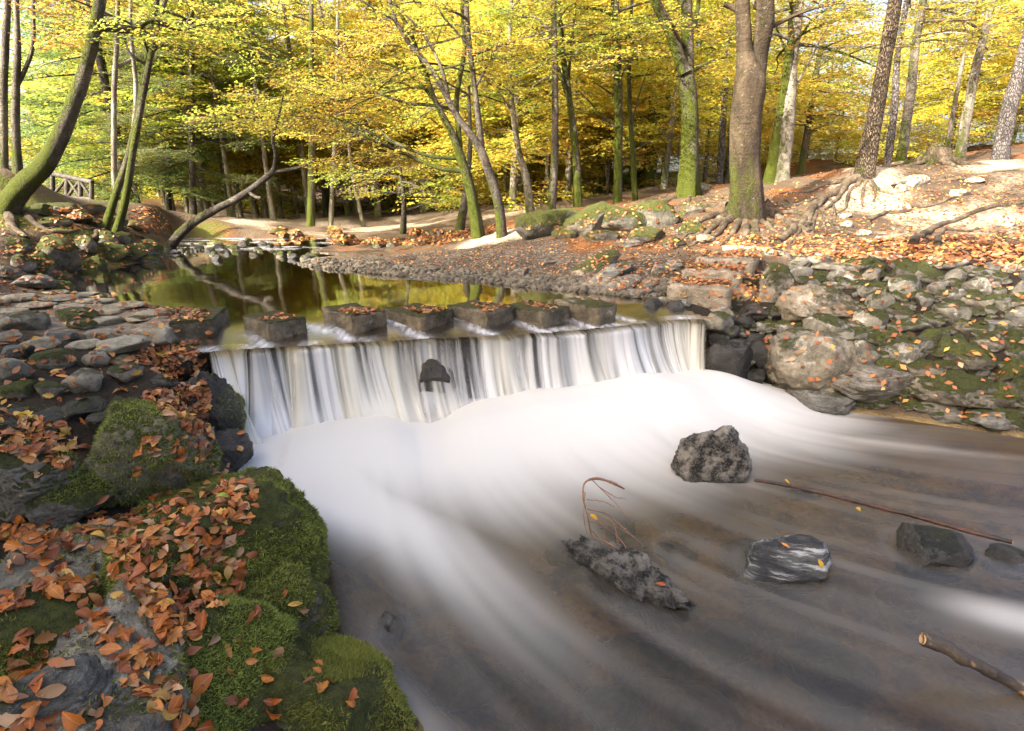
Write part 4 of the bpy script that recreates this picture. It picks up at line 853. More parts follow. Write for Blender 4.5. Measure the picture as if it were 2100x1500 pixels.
zn = ['beyond the railing', 'beyond the pool', 'behind the mossy bank', 'behind the sunlit crest', 'close behind the mossy bank', 'close behind the crest', 'among trunks beyond the pool', 'at the back of the wood', 'at the path beyond the pool', 'below the mossy bank', 'in the middle of the wood', 'beside the bright path']
cnt = {}
for zi, u, x, Y, ki, sc, rz in sorted(order, key=lambda q: q[1]):
    k = (zi, ki); cnt[k] = cnt.get(k, 0)+1
    plant(ki, x, Y, sc, rz, f'{desc[ki]} {zn[zi]}, {ordn[cnt[k]-1]} from the left', 'conifer' if ki == 5 else 'tree')
# unseen trees on the near left bank, added to shade fall and rocks
for q, (x, y, ki, sc) in enumerate([(-8.2, -3.8, 3, 1.2), (-10.4, -5.6, 1, 1.2), (-6.6, -6.2, 0, 1.15), (-11.8, -3.2, 3, 1.25), (-4.6, -5.2, 3, 1.1), (-8.6, -8.0, 3, 1.3), (-12.2, -8.0, 0, 1.5), (-9.6, -4.6, 1, 1.5), (-12.0, -5.6, 0, 1.6), (-8.0, -5.4, 0, 1.4), (-6.4, -3.0, 1, 1.1), (-9.6, -1.6, 3, 1.1), (-3.2, -8.4, 1, 1.2), (-7.6, 2.6, 3, .95)]):
    plant(ki, x, y, sc, q*1.3, f'{desc[ki]} on the near left bank, {ordn[q]} along the bank', 'tree', 'shade trees on the near bank')

# ------------------------------------------------------------------ stones
SOLID = []                   # surfaces the fallen leaves may lie on
def rock(name, p, size, seed, mat, lab, cat='rock', group=None, rot=None, cuts=9, rough=.10, sub=4, strata=0., flat=0., solid=True, bury=0., parent=None, fr=1.6):
    V, F = rockV(size, seed, cuts, rough, sub, strata, rot, flat, fr); V = V+np.asarray(p); V[:, 2] -= bury
    o = mk(name, V, F, M[mat], loc=p); tag(o, lab, cat, group)
    if solid: SOLID.append((V, F))
    return o
def rock_px(u, v, w_, h_, seed, mat, lab, name='boulder', group=None, yaw=0., tilt=0., depth=.85, sub=4, strata=0., flat=0., cuts=9, rough=.10, z=None, up=.0, cat='rock', roll=0., lift=0., fr=1.6):
    p, n = hit(u, v+h_*.30) if z is None else (Pz(u, v+h_*.30, z), None)
    s = (p[1]*CP+(H-p[2])*SP)/FPX
    grow = 1.15 if group == 'stones of the rubble bank' else 1.0
    rx = w_*.5*s*1.17*grow*oax(u)*(1.12 if u < 450 else 1); rz = h_*.5*s*1.17*grow; ry = rx*depth
    p = np.array(p)+[0, ry*.35, rz*.38+lift]
    return rock(name, p, (rx, ry, rz), seed, mat, lab, cat, group, rotz(yaw)@rotx(tilt)@roty(roll), cuts, rough, sub, strata, flat, fr=fr)

MATN = dict(rock='grey', rock_moss='mossy', rock_full='moss-covered', rock_lichen='lichen-whitened', rock_tan='tan', rock_wet='dark wet', rock_slate='slate-grey', rock_sun='pale sunlit')
bank = """1590 593 70 76 rock_moss|1685 633 138 72 rock_tan|1700 672 90 40 rock_lichen|1673 744 162 108 rock_tan|1498 744 90 84 rock_wet|1574 732 66 58 rock_wet|1580 759 42 26 rock_tan|1544 780 56 32 rock_wet|1702 800 58 30 rock_tan
1700 822 150 34 rock_slate|1807 795 150 66 rock_slate|1974 806 184 66 rock_moss|1945 845 104 26 rock_slate|2047 866 110 26 rock_slate|1784 731 66 62 rock_lichen|1860 729 104 56 rock_lichen|1791 659 62 48 rock_lichen|1875 667 82 34 rock_lichen
1807 618 50 44 rock_lichen|1788 599 46 34 rock_lichen|1864 592 74 42 rock_lichen|1921 593 38 26 rock|1898 614 38 34 rock_lichen|1950 608 58 34 rock_lichen|2009 623 66 34 rock_lichen|1955 644 66 42 rock_lichen|2012 589 62 38 rock_lichen
1868 553 62 36 rock_moss|1906 566 64 26 rock_moss|1959 570 50 30 rock|2035 566 50 18 rock_slate|2092 596 38 34 rock|2089 657 46 50 rock_slate|2047 672 60 22 rock_slate|2031 705 66 42 rock_moss|1997 738 102 50 rock_full|1955 711 80 34 rock_full|2075 764 62 54 rock_full
1932 528 48 17 rock|1967 543 60 21 rock|2079 550 42 22 rock|2045 546 40 20 rock_slate|1757 524 60 17 rock_slate|1631 526 38 18 rock_slate|1824 526 60 15 rock_sun|1641 543 38 22 rock_slate|1681 537 46 22 rock|1711 550 72 18 rock|1772 543 78 26 rock_moss
1643 566 42 30 rock|1677 571 34 26 rock_moss|1723 566 42 22 rock|1753 570 42 22 rock_lichen|1791 566 46 26 rock|1708 587 30 18 rock_lichen|1630 596 26 22 rock|1670 591 34 26 rock|1732 585 27 25 rock_moss|1762 586 32 20 rock_lichen
1616 676 46 40 rock_lichen|1563 671 32 17 rock|1551 642 62 26 rock_wet|1593 648 38 18 rock_wet|1498 684 34 26 rock_wet|1544 692 44 20 rock_wet|1738 695 46 30 rock_lichen|1772 692 50 22 rock_moss|1835 697 70 30 rock_full|1529 604 50 30 rock
1640 700 40 26 rock_wet|1600 706 44 26 rock_wet|1835 760 70 40 rock_full|1905 760 80 44 rock_moss|1910 700 60 36 rock_full|1850 640 50 28 rock_moss|1985 670 50 26 rock_full|1830 575 36 22 rock_moss|1990 555 40 18 rock|2060 625 44 28 rock_lichen|2080 710 44 34 rock_moss|1470 700 40 30 rock_wet|1520 660 40 24 rock_wet|1480 640 46 22 rock|1465 780 60 36 rock_wet|2060 815 90 50 rock_full|2100 800 60 60 rock_moss|1900 540 44 18 rock_moss|1590 520 36 14 rock|1700 520 40 14 rock_sun"""
L = []
for tok in bank.replace('\n', '|').split('|'):
    a = tok.split(); L.append((*map(float, a[:4]), a[4]))
rows = [('top', 0, 558), ('second', 558, 605), ('third', 605, 655), ('fourth', 655, 715), ('fifth', 715, 785), ('waterline', 785, 999)]
for rn, lo, hi in rows:
    R = sorted([q for q in L if lo <= q[1] < hi])
    for k, (u, v, w_, h_, m) in enumerate(R):
        big = w_*h_ > 4500; sz = 'large' if big else ('small' if w_*h_ < 1000 else 'medium')
        rock_px(u, v, w_, h_, int(u*3+v*7) % 9973, m, f'{sz} {MATN[m]} stone in the {rn} row of the rubble bank, {ordn[k]} from the steps', 'bank_stone', 'stones of the rubble bank',
                yaw=rg.uniform(-.5, .5), tilt=rg.uniform(-.15, .2), roll=rg.uniform(-.25, .2), depth=.8, sub=5 if big else 4, strata=.04 if m == 'rock_slate' else 0, cuts=8 if big else 10, rough=.09)
# filler rubble packed between the stones of the bank
g = Geo()
for k in range(1500):
    u, v = rg.uniform(1480, 2520), rg.uniform(545, 900)
    if v > 640+(u-1450)*.7+160 or u < 1440+max(0, (640-v))*1.6: continue
    p, n = hit(u, v)
    if p is None or p[2] < .02: continue
    s = rg.uniform(.025, .085); V, F = rockV((s, s*.8, s*.65), 3000+k, 7, .09, 3 if s > .05 else 2, rot=rotz(rg.uniform(0, 6))@rotx(rg.uniform(-.5, .5))); g.add(V+p+[0, 0, s*.3], F)
V, F = g.out(); o = mk('small_rubble', V, F, M['rock_moss'], loc=V.mean(0)); tag(o, 'small mossy rubble packed between the stones of the right bank', 'rubble', kind='stuff'); SOLID.append((V, F[0]))
# wet stones in the shallow water by the right end of the fall
for k, (u, v, w_, h_, m, lab) in enumerate([(1338, 628, 42, 32, 'rock_wet', 'dark wet stone nearest the last stepping stone at the right end of the fall'), (1388, 634, 38, 32, 'rock_wet', 'dark wet stone in front of the lowest concrete step'), (1361, 619, 26, 20, 'rock', 'small grey stone between two dark wet ones at the lip'),
        (1470, 664, 80, 44, 'rock_tan', 'tan rock with water sliding over it at the right end of the fall'), (1400, 622, 30, 18, 'rock', 'flat grey stone against the foot of the lowest step'), (1320, 640, 26, 16, 'rock_wet', 'little wet stone at the very edge of the lip'), (1455, 622, 30, 18, 'rock', 'small grey stone in the leaves beside the lowest step')]):
    rock_px(u, v, w_, h_, 60+k, m, lab, 'wet_stone', None, yaw=k*.7)
# slanting slate outcrops on the beach by the steps
for k, (u, v, w_, h_, ro, lab) in enumerate([(1215, 545, 120, 30, .42, 'mossy slanting slate slab rising from the beach, the left one of three'), (1240, 570, 110, 26, .35, 'grey slanting slate slab at the water edge below the mossy slab'), (1275, 583, 100, 26, .30, 'low slanting slate slab nearest the concrete steps'), (1262, 556, 90, 22, .42, 'narrow upright slate slab behind the slanting slabs'), (1065, 562, 40, 22, .4, 'small pointed slate rock alone at the beach waterline'), (1350, 555, 36, 28, .1, 'brownish block beside the upper concrete step'), (1330, 580, 60, 22, .25, 'grey slate slab left of the middle concrete step'), (1385, 545, 50, 22, .15, 'flat grey slab leaning on the landing of the steps'),
        (850, 568, 30, 10, .1, 'flat grey stone at the waterline in the middle of the beach'), (1125, 540, 30, 10, .2, 'lone flat stone on the leafy beach'), (1310, 600, 60, 16, .1, 'flat wet slab at the beach end by the lip')]):
    rock_px(u, v, w_, h_, 160+k, 'rock_slate' if k not in (0, 5) else ('rock_moss' if k == 0 else 'rock_tan'), lab, 'slate_slab' if k not in (5,) else 'boulder', 'slate outcrops by the beach', yaw=.5, roll=-ro, depth=.55, strata=.05, cuts=10)
# eroded mossy bank: boulders along its foot
for k, (u, v, w_, h_, m) in enumerate([(1125, 460, 120, 74, 'rock_full'), (1215, 456, 110, 80, 'rock_full'), (1285, 450, 90, 76, 'rock_full'), (1345, 444, 100, 72, 'rock_full'), (1240, 485, 70, 26, 'rock_moss'), (1330, 482, 80, 34, 'rock_full'), (1170, 478, 70, 28, 'rock_full'), (1420, 470, 50, 30, 'rock_full'), (1290, 500, 50, 18, 'rock'), (1380, 498, 46, 22, 'rock_moss'), (1165, 442, 80, 26, 'rock_full'), (1450, 490, 44, 20, 'rock'), (1420, 430, 60, 30, 'rock_full')]):
    rock_px(u, v, w_, h_, 260+k, m, f'{MATN[m]} boulder in the eroded bank under the row of trees, {ordn[k]} of the boulders there', 'bank_boulder', 'boulders of the mossy bank', yaw=rg.uniform(-.4, .4), depth=.7)
# pale stones set in the sunlit slope
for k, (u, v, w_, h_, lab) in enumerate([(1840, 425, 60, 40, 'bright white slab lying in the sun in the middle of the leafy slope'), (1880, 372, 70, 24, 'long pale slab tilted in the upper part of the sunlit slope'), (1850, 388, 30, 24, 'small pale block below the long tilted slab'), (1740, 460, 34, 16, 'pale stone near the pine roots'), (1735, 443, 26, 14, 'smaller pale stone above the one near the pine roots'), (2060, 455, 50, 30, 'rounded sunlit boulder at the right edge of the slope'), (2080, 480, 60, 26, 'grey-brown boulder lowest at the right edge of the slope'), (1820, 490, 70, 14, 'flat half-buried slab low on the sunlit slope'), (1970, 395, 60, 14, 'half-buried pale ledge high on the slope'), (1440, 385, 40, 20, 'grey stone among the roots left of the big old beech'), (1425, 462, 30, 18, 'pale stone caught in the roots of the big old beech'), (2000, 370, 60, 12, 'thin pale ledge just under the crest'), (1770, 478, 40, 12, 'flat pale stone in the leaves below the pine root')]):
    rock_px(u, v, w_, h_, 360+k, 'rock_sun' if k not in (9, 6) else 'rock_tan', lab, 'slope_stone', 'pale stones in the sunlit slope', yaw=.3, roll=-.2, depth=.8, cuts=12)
# tree stump on the crest
p, n = hit(1920, 333); st = empty('tree_stump', p, 'old cut stump with spreading roots on the crest of the sunlit slope', 'stump')
sV, sF = tube([[0, 0, -.2], [0, 0, .02], [.01, 0, .16], [.02, 0, .27]], [.30, .26, .20, .19], 18, 14, seed=5, rough=.10, flare=(.5, .12, 6)); mk('trunk', sV, sF, M['root'], parent=st)
for k in range(6):
    a = k*1.05+.3; q = [[math.cos(a)*d_, math.sin(a)*d_, z_] for d_, z_ in ((.15, .12), (.4, .04), (.75, 0), (1.05, -.06))]
    V, F = tube(q, [.07, .05, .035, .015], 7, 12, seed=k, rough=.12); V[:, 2] += ground_z(V[:, 0]+p[0], V[:, 1]+p[1])-p[2]; mk('root', V, F, M['root'], parent=st)

# ------------------------------------------------------------------ concrete steps
def block(c, e, f, z0, z1, seed, bev=.015, rough=.012, res=(14, 8, 6)):
    """a worn block: corner c, edge vectors e (along the front) and f (back), from z0 to z1"""
    bm = bmesh.new(); bmesh.ops.create_cube(bm, size=1.0); bmesh.ops.bevel(bm, geom=bm.edges[:], offset=.028, segments=2, affect='EDGES')
    bmesh.ops.subdivide_edges(bm, edges=[ed for ed in bm.edges if ed.calc_length() > .3], cuts=11, use_grid_fill=True); bmesh.ops.triangulate(bm, faces=bm.faces[:])
    V = np.array([v.co[:] for v in bm.verts])+.5; F = np.array([[v.index for v in fc.verts] for fc in bm.faces]); bm.free()
    W = np.asarray(c)[None]*[1, 1, 0]+V[:, :1]*np.asarray(e)+V[:, 1:2]*np.asarray(f); W[:, 2] = z0+(z1-z0)*V[:, 2]
    n = nrm((V-.5)*[1, 1, 1.0]); W = W+n*(fbm(W, 9, 4, seed)*rough)[:, None]; return W, F
steps = empty('concrete_steps', Pz(1440, 600, .80), 'flight of worn concrete steps half buried in leaves between beach and rubble bank', 'steps')
sp = [((1368, 604), (1500, 611), .80, .915, .42), ((1398, 573), (1520, 580), .88, 1.005, .42), ((1424, 548), (1548, 555), .97, 1.095, .45), ((1480, 520), (1580, 526), 1.04, 1.155, .75)]
STEPTOPS = []
for k, (a, b, z0, z1, dep) in enumerate(sp):
    A = Pz(*a, z0+.02); B = Pz(*b, z0+.02); e = (B-A)*[1, 1, 0]; f = np.array([-e[1], e[0], 0])/np.linalg.norm(e[:2])*dep
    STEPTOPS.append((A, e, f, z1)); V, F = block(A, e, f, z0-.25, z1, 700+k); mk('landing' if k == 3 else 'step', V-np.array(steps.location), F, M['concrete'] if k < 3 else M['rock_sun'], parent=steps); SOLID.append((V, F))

# ------------------------------------------------------------------ stepping stones over the weir
for k, (A, B) in enumerate(STN):
    e = (B-A)*[1, 1, 0]; f = np.array([-e[1], e[0], 0])/np.linalg.norm(e[:2])*(.50 if k else .47)
    V, F = block(A, e, f, LIPZ-.02, STONE_TOP+[.0, .012, -.008, .006, -.012, .010][k], 740+k, rough=.016)
    lab = ['square stepping stone nearest the paved causeway, its end dark with wet moss', 'second stepping stone from the causeway, leaves heaped on its top', 'third stepping stone from the causeway, thickly covered in leaves', 'fourth stepping stone from the causeway, with one orange leaf on its front', 'second to last stepping stone before the rubble bank', 'last bare-topped stepping stone by the right end of the fall'][k]
    o = mk('stepping_stone', V, F, M['step'], loc=V.mean(0)); tag(o, lab, 'stepping stone', 'stepping stones across the weir'); SOLID.append((V, F))
A = Pz(350, 662, .865); B = Pz(440, 655, .865); e = (B-A)*[1, 1, 0]; V, F = block(A-[0, .02, 0], e, np.array([-.15, .55, 0]), .55, .868, 790); o = mk('end_block', V, F, M['step'], loc=V.mean(0)); tag(o, 'squared end block of the paved causeway, crumbling and mossy at the corner', 'stone block'); SOLID.append((V, F))

# rocks poking out of the fall
rock('fall_rock', Pz(885, 800, .30)+[0, .15, 0], (.19, .15, .24), 81, 'rock_wet', 'dark rock sticking out of the middle of the waterfall with water splitting over it', rot=rotx(.4), sub=4)
rock('fall_rock', Pz(1150, 752, .40)+[0, .12, 0], (.10, .10, .07), 82, 'rock_wet', 'small dark rock just showing in the white water right of the middle', sub=3)
rock('fall_rock', Pz(545, 735, .60)+[0, .05, 0], (.09, .10, .07), 83, 'rock_wet', 'dark wet knob at the lip of the fall below the first stepping stone', sub=3)

# ------------------------------------------------------------------ paved causeway and its cobbles, left
pav = [(30, 612, 90, 14), (110, 612, 80, 12), (190, 618, 70, 12), (250, 628, 80, 12), (60, 626, 90, 12), (150, 630, 90, 12), (20, 640, 70, 10), (320, 642, 80, 12), (215, 640, 60, 12), (290, 655, 70, 12), (100, 600, 60, 8), (-30, 620, 80, 16), (170, 605, 60, 8), (385, 640, 60, 8)]
for k, (u, v, w_, h_) in enumerate(pav):
    rock_px(u, v, w_, h_, 860+k, 'paver', f'flat paving stone on top of the causeway, {ordn[k]} of the laid slabs', 'paving_stone', 'paving stones of the causeway', depth=.75, flat=.45, cuts=6, rough=.06, yaw=rg.uniform(-.3, .3), up=0)
cob = [(40, 662, 92, 44, 'rock_tan', 'big rounded olive-brown cobble at the left frame edge below the pavers'), (145, 648, 86, 30, 'rock_full', 'green mossy cobble right of the big rounded one'), (160, 667, 62, 22, 'rock_moss', 'half-mossy flat cobble in front of the green mossy one'), (90, 655, 24, 40, 'rock', 'narrow upright cobble wedged beside the big rounded one'), (215, 660, 66, 20, 'paver', 'flat cobble in the top course next to the mossy ones'), (120, 691, 64, 22, 'rock_slate', 'bluish slab cobble in the second course'), (75, 706, 76, 28, 'paver', 'grey slab cobble under the bluish one'), (200, 690, 74, 26, 'paver', 'flat grey cobble in the middle of the second course'),
       (165, 708, 64, 22, 'paver', 'small flat cobble below the middle of the second course'), (238, 708, 106, 34, 'paver', 'long smooth cobble with a mossy front, leading to the leaf heap'), (310, 690, 96, 36, 'paver', 'large smooth cobble just left of the end block'), (100, 738, 80, 44, 'rock_moss', 'angular cobble with mossy flank in the third course'), (195, 737, 54, 36, 'rock', 'rounded lone grey cobble set in dark moss'), (165, 780, 76, 54, 'rock', 'rough grey-green stone lowest in the cobbled slope'), (255, 766, 64, 40, 'rock_moss', 'dark rounded stone left of the leaf heap'), (335, 782, 52, 26, 'rock_wet', 'dark stone with a mossy face under the leaf heap'), (28, 760, 66, 60, 'rock', 'pale cracked stone at the left frame edge in the fourth course'), (30, 725, 70, 34, 'rock_wet', 'dark slab at the left frame edge in the third course'), (10, 690, 50, 26, 'paver', 'flat stone cut by the frame under the big rounded cobble'), (250, 740, 40, 24, 'rock_moss', 'little mossy stone between the lone cobble and the leaf heap'), (30, 800, 80, 40, 'rock_full', 'moss-covered stone under the pale cracked one'), (100, 800, 70, 34, 'rock_moss', 'mossy low stone above the first leaf drift'), (170, 840, 80, 50, 'rock_wet', 'dark angular rock beside the yellow leaf drift'), (210, 870, 60, 60, 'rock_wet', 'black hollow rock behind the mossy boulder')]
for k, (u, v, w_, h_, m, lab) in enumerate(cob):
    rock_px(u, v, w_, h_, 900+k, m, lab, 'cobble', 'cobbles of the causeway slope', depth=.85, flat=.25, cuts=7, rough=.07, yaw=rg.uniform(-.3, .3))
# mossy rocks along the left side of the pool
lr = [(110, 520, 80, 70), (70, 545, 70, 60), (30, 505, 60, 40), (165, 500, 50, 34), (190, 540, 44, 40), (230, 515, 60, 40), (270, 520, 60, 36), (300, 510, 50, 40), (60, 580, 90, 30), (100, 590, 80, 26), (40, 540, 50, 40), (15, 560, 50, 40), (140, 545, 40, 30), (250, 490, 40, 26), (210, 490, 50, 30), (300, 535, 40, 20), (180, 560, 40, 16), (120, 575, 50, 20)]
for k, (u, v, w_, h_) in enumerate(lr):
    m = ['rock_full', 'rock_full', 'rock_moss', 'rock_moss'][k % 4] if k not in (8, 11) else 'rock'
    rock_px(u, v, w_, h_, 1000+k, m, f'{MATN[m]} rock on the left shore of the pool, {ordn[k]} of the shore rocks', 'shore_rock', 'mossy rocks on the left shore', yaw=rg.uniform(-.5, .5), depth=.9, sub=4)
# stones of the riffle at the far end of the pool
for k in range(64):
    u = rg.uniform(325, 640); v = rg.uniform(496, 532)
    if v > 522 and 420 < u < 600 and rg.random() < .7: continue
    w_ = rg.uniform(8, 24)
    rock_px(u, v, w_, w_*rg.uniform(.5, .8), 1100+k, ['rock_wet', 'rock_moss', 'rock_moss', 'rock_wet'][k % 4], 'grey or mossy river stone in the riffle at the far end of the pool', 'river_stone', 'stones in the far riffle', sub=3, yaw=k, z=POOL-.015)
for k in range(26):
    u = rg.uniform(560, 900); v = rg.uniform(470, 505)
    rock_px(u, v, rg.uniform(20, 50), rg.uniform(12, 24), 1200+k, 'rock_full' if k % 3 else 'rock_moss', 'mossy hummock on the dark far bank between pool and bright path', 'mossy_hummock', 'mossy hummocks on the far bank', sub=3, yaw=k)

# ------------------------------------------------------------------ near left rocks
fg = empty  # (kept short)
MAIN = []
def near(u, v, z, size, seed, mat, lab, yaw=0., tilt=0., roll=0., sub=5, strata=.0, cuts=8, rough=.09, name='boulder', flat=0., fr=1.6):
    p = Pz(u, v, z); o = rock(name, p, size, seed, mat, lab, 'rock', 'rocks of the near left bank', rotz(yaw)@rotx(tilt)@roty(roll), cuts, rough, sub, strata, flat, fr=fr); MAIN.append(o); return o
near(385, 1165, .20, (.58, .64, .42), 1301, 'rock_full', 'big moss-draped boulder beside the stream, heaped with orange leaves', yaw=.35, sub=6, cuts=5, rough=.10)
near(520, 1150, .08, (.34, .42, .40), 1302, 'rock_full', 'dark mossy flank rock dropping straight into the water', yaw=.5, sub=6, cuts=5)
near(312, 940, .46, (.33, .30, .36), 1303, 'rock_moss', 'pointed boulder with bright moss on its right side, above the leaf heap', yaw=-.4, roll=.25, sub=6, cuts=9)
near(468, 935, .18, (.14, .16, .17), 1304, 'rock_wet', 'dark wet rock at the foot of the fall on its left side', sub=5)
near(610, 1450, .0, (.32, .40, .30), 1305, 'rock_full', 'low mossy rock with a wet dark edge at the bottom of the picture', yaw=.7, sub=6, cuts=6)
near(680, 1490, -.02, (.24, .34, .22), 1306, 'rock_moss', 'dark ledge at the water below the low mossy rock', yaw=.8, sub=5, strata=.05)
near(230, 1390, .34, (.20, .42, .22), 1307, 'rock', 'tilted slate slab in the lower left corner', yaw=.45, roll=.3, sub=6, strata=.06, cuts=10)
near(240, 1480, .34, (.18, .26, .18), 1308, 'rock', 'bare grey slate slab at the bottom edge below the tilted slab', yaw=.5, roll=.25, sub=5, strata=.06, cuts=10)
near(60, 1175, .46, (.14, .17, .13), 1309, 'rock', 'angular grey-green rock standing in leaves at the left edge', yaw=.3, roll=-.4, sub=5, cuts=11)
near(60, 1000, .50, (.26, .24, .22), 1310, 'rock_moss', 'dark rugged rock with moss patches at the left edge', sub=6, rough=.14)
near(150, 1015, .46, (.16, .18, .14), 1311, 'rock_moss', 'grey jutting rock between the rugged rock and the pointed boulder', sub=5, cuts=11)
near(565, 1285, .04, (.24, .28, .26), 1319, 'rock_full', 'mossy saddle between the dark flank rock and the low mossy rock', sub=6, cuts=6)
near(60, 1320, .40, (.22, .24, .18), 1312, 'rock_full', 'dark mossy rock in the lower left between leaf drifts', sub=5)
near(200, 1200, .30, (.34, .30, .22), 1313, 'rock', 'broad grey slab under the leaf heap, left of the moss-draped boulder', yaw=.3, roll=.15, sub=6, strata=.05)
near(420, 1420, .14, (.36, .34, .28), 1314, 'rock_full', 'rounded mossy shoulder below the moss-draped boulder', sub=6, cuts=5)
near(430, 850, .34, (.20, .22, .26), 1315, 'rock_wet', 'brown mossy bank corner beside the left end of the fall', sub=5, cuts=6, rough=.16)
near(60, 880, .58, (.26, .22, .14), 1316, 'rock_wet', 'dark ledge under the yellow and orange leaf drift at the left edge', sub=5)
near(380, 740, .58, (.26, .20, .16), 1317, 'rock_wet', 'dark earthy ledge under the leaf heap below the end block', sub=5)
near(100, 1480, .42, (.16, .18, .14), 1318, 'rock_slate', 'small dark slab in the very corner at lower left', sub=5, strata=.05)

# ------------------------------------------------------------------ rocks and wood in the stream
def at(u, v, z=0): return Pz(u, v, z)
rock('stream_boulder', at(1462, 975)+[0, .03, .07], (.26, .21, .28), 2001, 'rock_pit', 'rugged dark boulder with white patches standing clear of the stream', rot=roty(.25)@rotx(.1), sub=6, cuts=8, rough=.085, group='rocks standing in the stream', fr=2.0)
rock('stream_log_rock', at(1285, 1188)+[0, 0, .0], (.33, .13, .14), 2002, 'rock_pit', 'long narrow rough rock under the reddish dead twig', rot=rotz(-.78)@roty(.10), sub=6, cuts=7, rough=.20, group='rocks standing in the stream', fr=2.6)
rock('banded_rock', at(1612, 1165)+[0, 0, -.01], (.27, .20, .14), 2003, 'rock_band', 'dark rock striped with pale bands in the middle of the stream', rot=rotz(.25)@roty(-.12), sub=6, cuts=9, rough=.07, group='rocks standing in the stream')
rock('stream_boulder', at(1920, 1130)+[0, 0, .0], (.26, .19, .15), 2004, 'rock_wet', 'angular dark ridged rock under the long stick', rot=rotz(-.3)@rotx(.3), sub=5, cuts=12, rough=.05, group='rocks standing in the stream')
rock('stream_boulder', at(2070, 1140)+[0, 0, -.03], (.14, .10, .08), 2005, 'rock_wet', 'low wet rock at the right edge beside the angular ridged rock', sub=5, group='rocks standing in the stream')
rock('stream_boulder', at(1648, 1003)+[0, 0, -.03], (.11, .07, .055), 2006, 'rock_wet', 'small wet stone the long stick rests on', sub=4, group='rocks standing in the stream')
rock('stream_boulder', at(1390, 1120)+[0, 0, -.05], (.12, .07, .06), 2007, 'rock_pit', 'barely surfacing rock behind the narrow rough rock', rot=rotz(-.6), sub=4, group='rocks standing in the stream')
rock('stream_boulder', at(1275, 1065)+[0, 0, -.07], (.09, .06, .07), 2008, 'rock_pit', 'barely surfacing stone behind the reddish twig', sub=4, group='rocks standing in the stream')
rock('stream_boulder', at(800, 1275)+[0, 0, -.045], (.07, .11, .055), 2009, 'rock_pit', 'narrow rock tip breaking the calm water right of the mossy boulder', rot=rotz(.5), sub=4, group='rocks standing in the stream')
for k, (u, v, s, m) in enumerate([(1870, 1200, .13, 'rock_tan'), (1330, 1340, .16, 'rock_tan'), (1400, 1450, .2, 'rock_tan'), (950, 1380, .13, 'rock'), (1180, 1115, .14, 'rock_tan'), (1250, 1430, .13, 'rock_tan'), (1600, 1260, .13, 'rock_tan'), (1700, 1350, .16, 'rock'), (1480, 1300, .12, 'rock'), (1930, 850, .25, 'rock'), (1100, 1300, .12, 'rock'), (1530, 1120, .12, 'rock')]):
    rock('submerged_stone', at(u, v, -.05)+[0, 0, -s*.55+.02], (s*1.2, s, s*.6), 2100+k, m, f'blurred yellowish stone under the water, {ordn[k]} of the sunken stones from the fall outward', group='sunken stones in the stream', sub=4, solid=False)
def limb(P, R, n=10, m=40, seed=0, rough=.10): return tube(np.array(P), np.array(R), n, m, seed=seed, rough=rough)
stick = empty('long_stick', at(1560, 985, .07), 'long thin dark red stick lying over the stream from boulder to right edge', 'stick')
s0 = np.array(stick.location); pts = [at(u, v, z) for u, v, z in [(1548, 985, .04), (1600, 993, .06), (1680, 1010, .075), (1780, 1035, .09), (1880, 1060, .11), (1980, 1088, .13), (2076, 1112, .14)]]
V, F = limb(pts, [.010, .011, .0115, .012, .0125, .0125, .012], 9, 60, 3, .10); mk('stem', V-s0, F, M['stick'], parent=stick)
V, F = tube([pts[-1], pts[-1]+(pts[-1]-pts[-2])*.012], [.0105, .010], 9, 4, rough=0); mk('cut_end', V-s0, F, M['cut'], parent=stick)
C = catmull(np.array(pts), 40)
for k in range(14):
    q = C[2+int(k*2.6)]; d = nrm(np.array([rg.normal(), rg.normal(), rg.normal()*.8])); V, F = tube([q, q+d*.025], [.004, .0015], 5, 4, rough=0); mk('twig_stub', V-s0, F, M['stick'], parent=stick)
br = empty('broken_branch', at(1960, 1340, .08), 'thick broken branch with peeling bark slanting into the frame at lower right', 'branch'); s0 = np.array(br.location)
pts = [at(u, v, z) for u, v, z in [(1893, 1311, .15), (1940, 1328, .13), (1985, 1355, .10), (2040, 1382, .07), (2110, 1420, .02), (2250, 1490, -.06)]]
V, F = limb(pts, [.024, .025, .027, .021, .020, .018], 14, 70, 8, .13); mk('stem', V-s0, F, M['branch'], parent=br)
d = nrm(pts[0]-pts[1]); V, F = tube([pts[0]-d*.002, pts[0]+d*.006], [.021, .018], 12, 4, rough=.05); mk('broken_end', V-s0, F, M['cut'], parent=br)
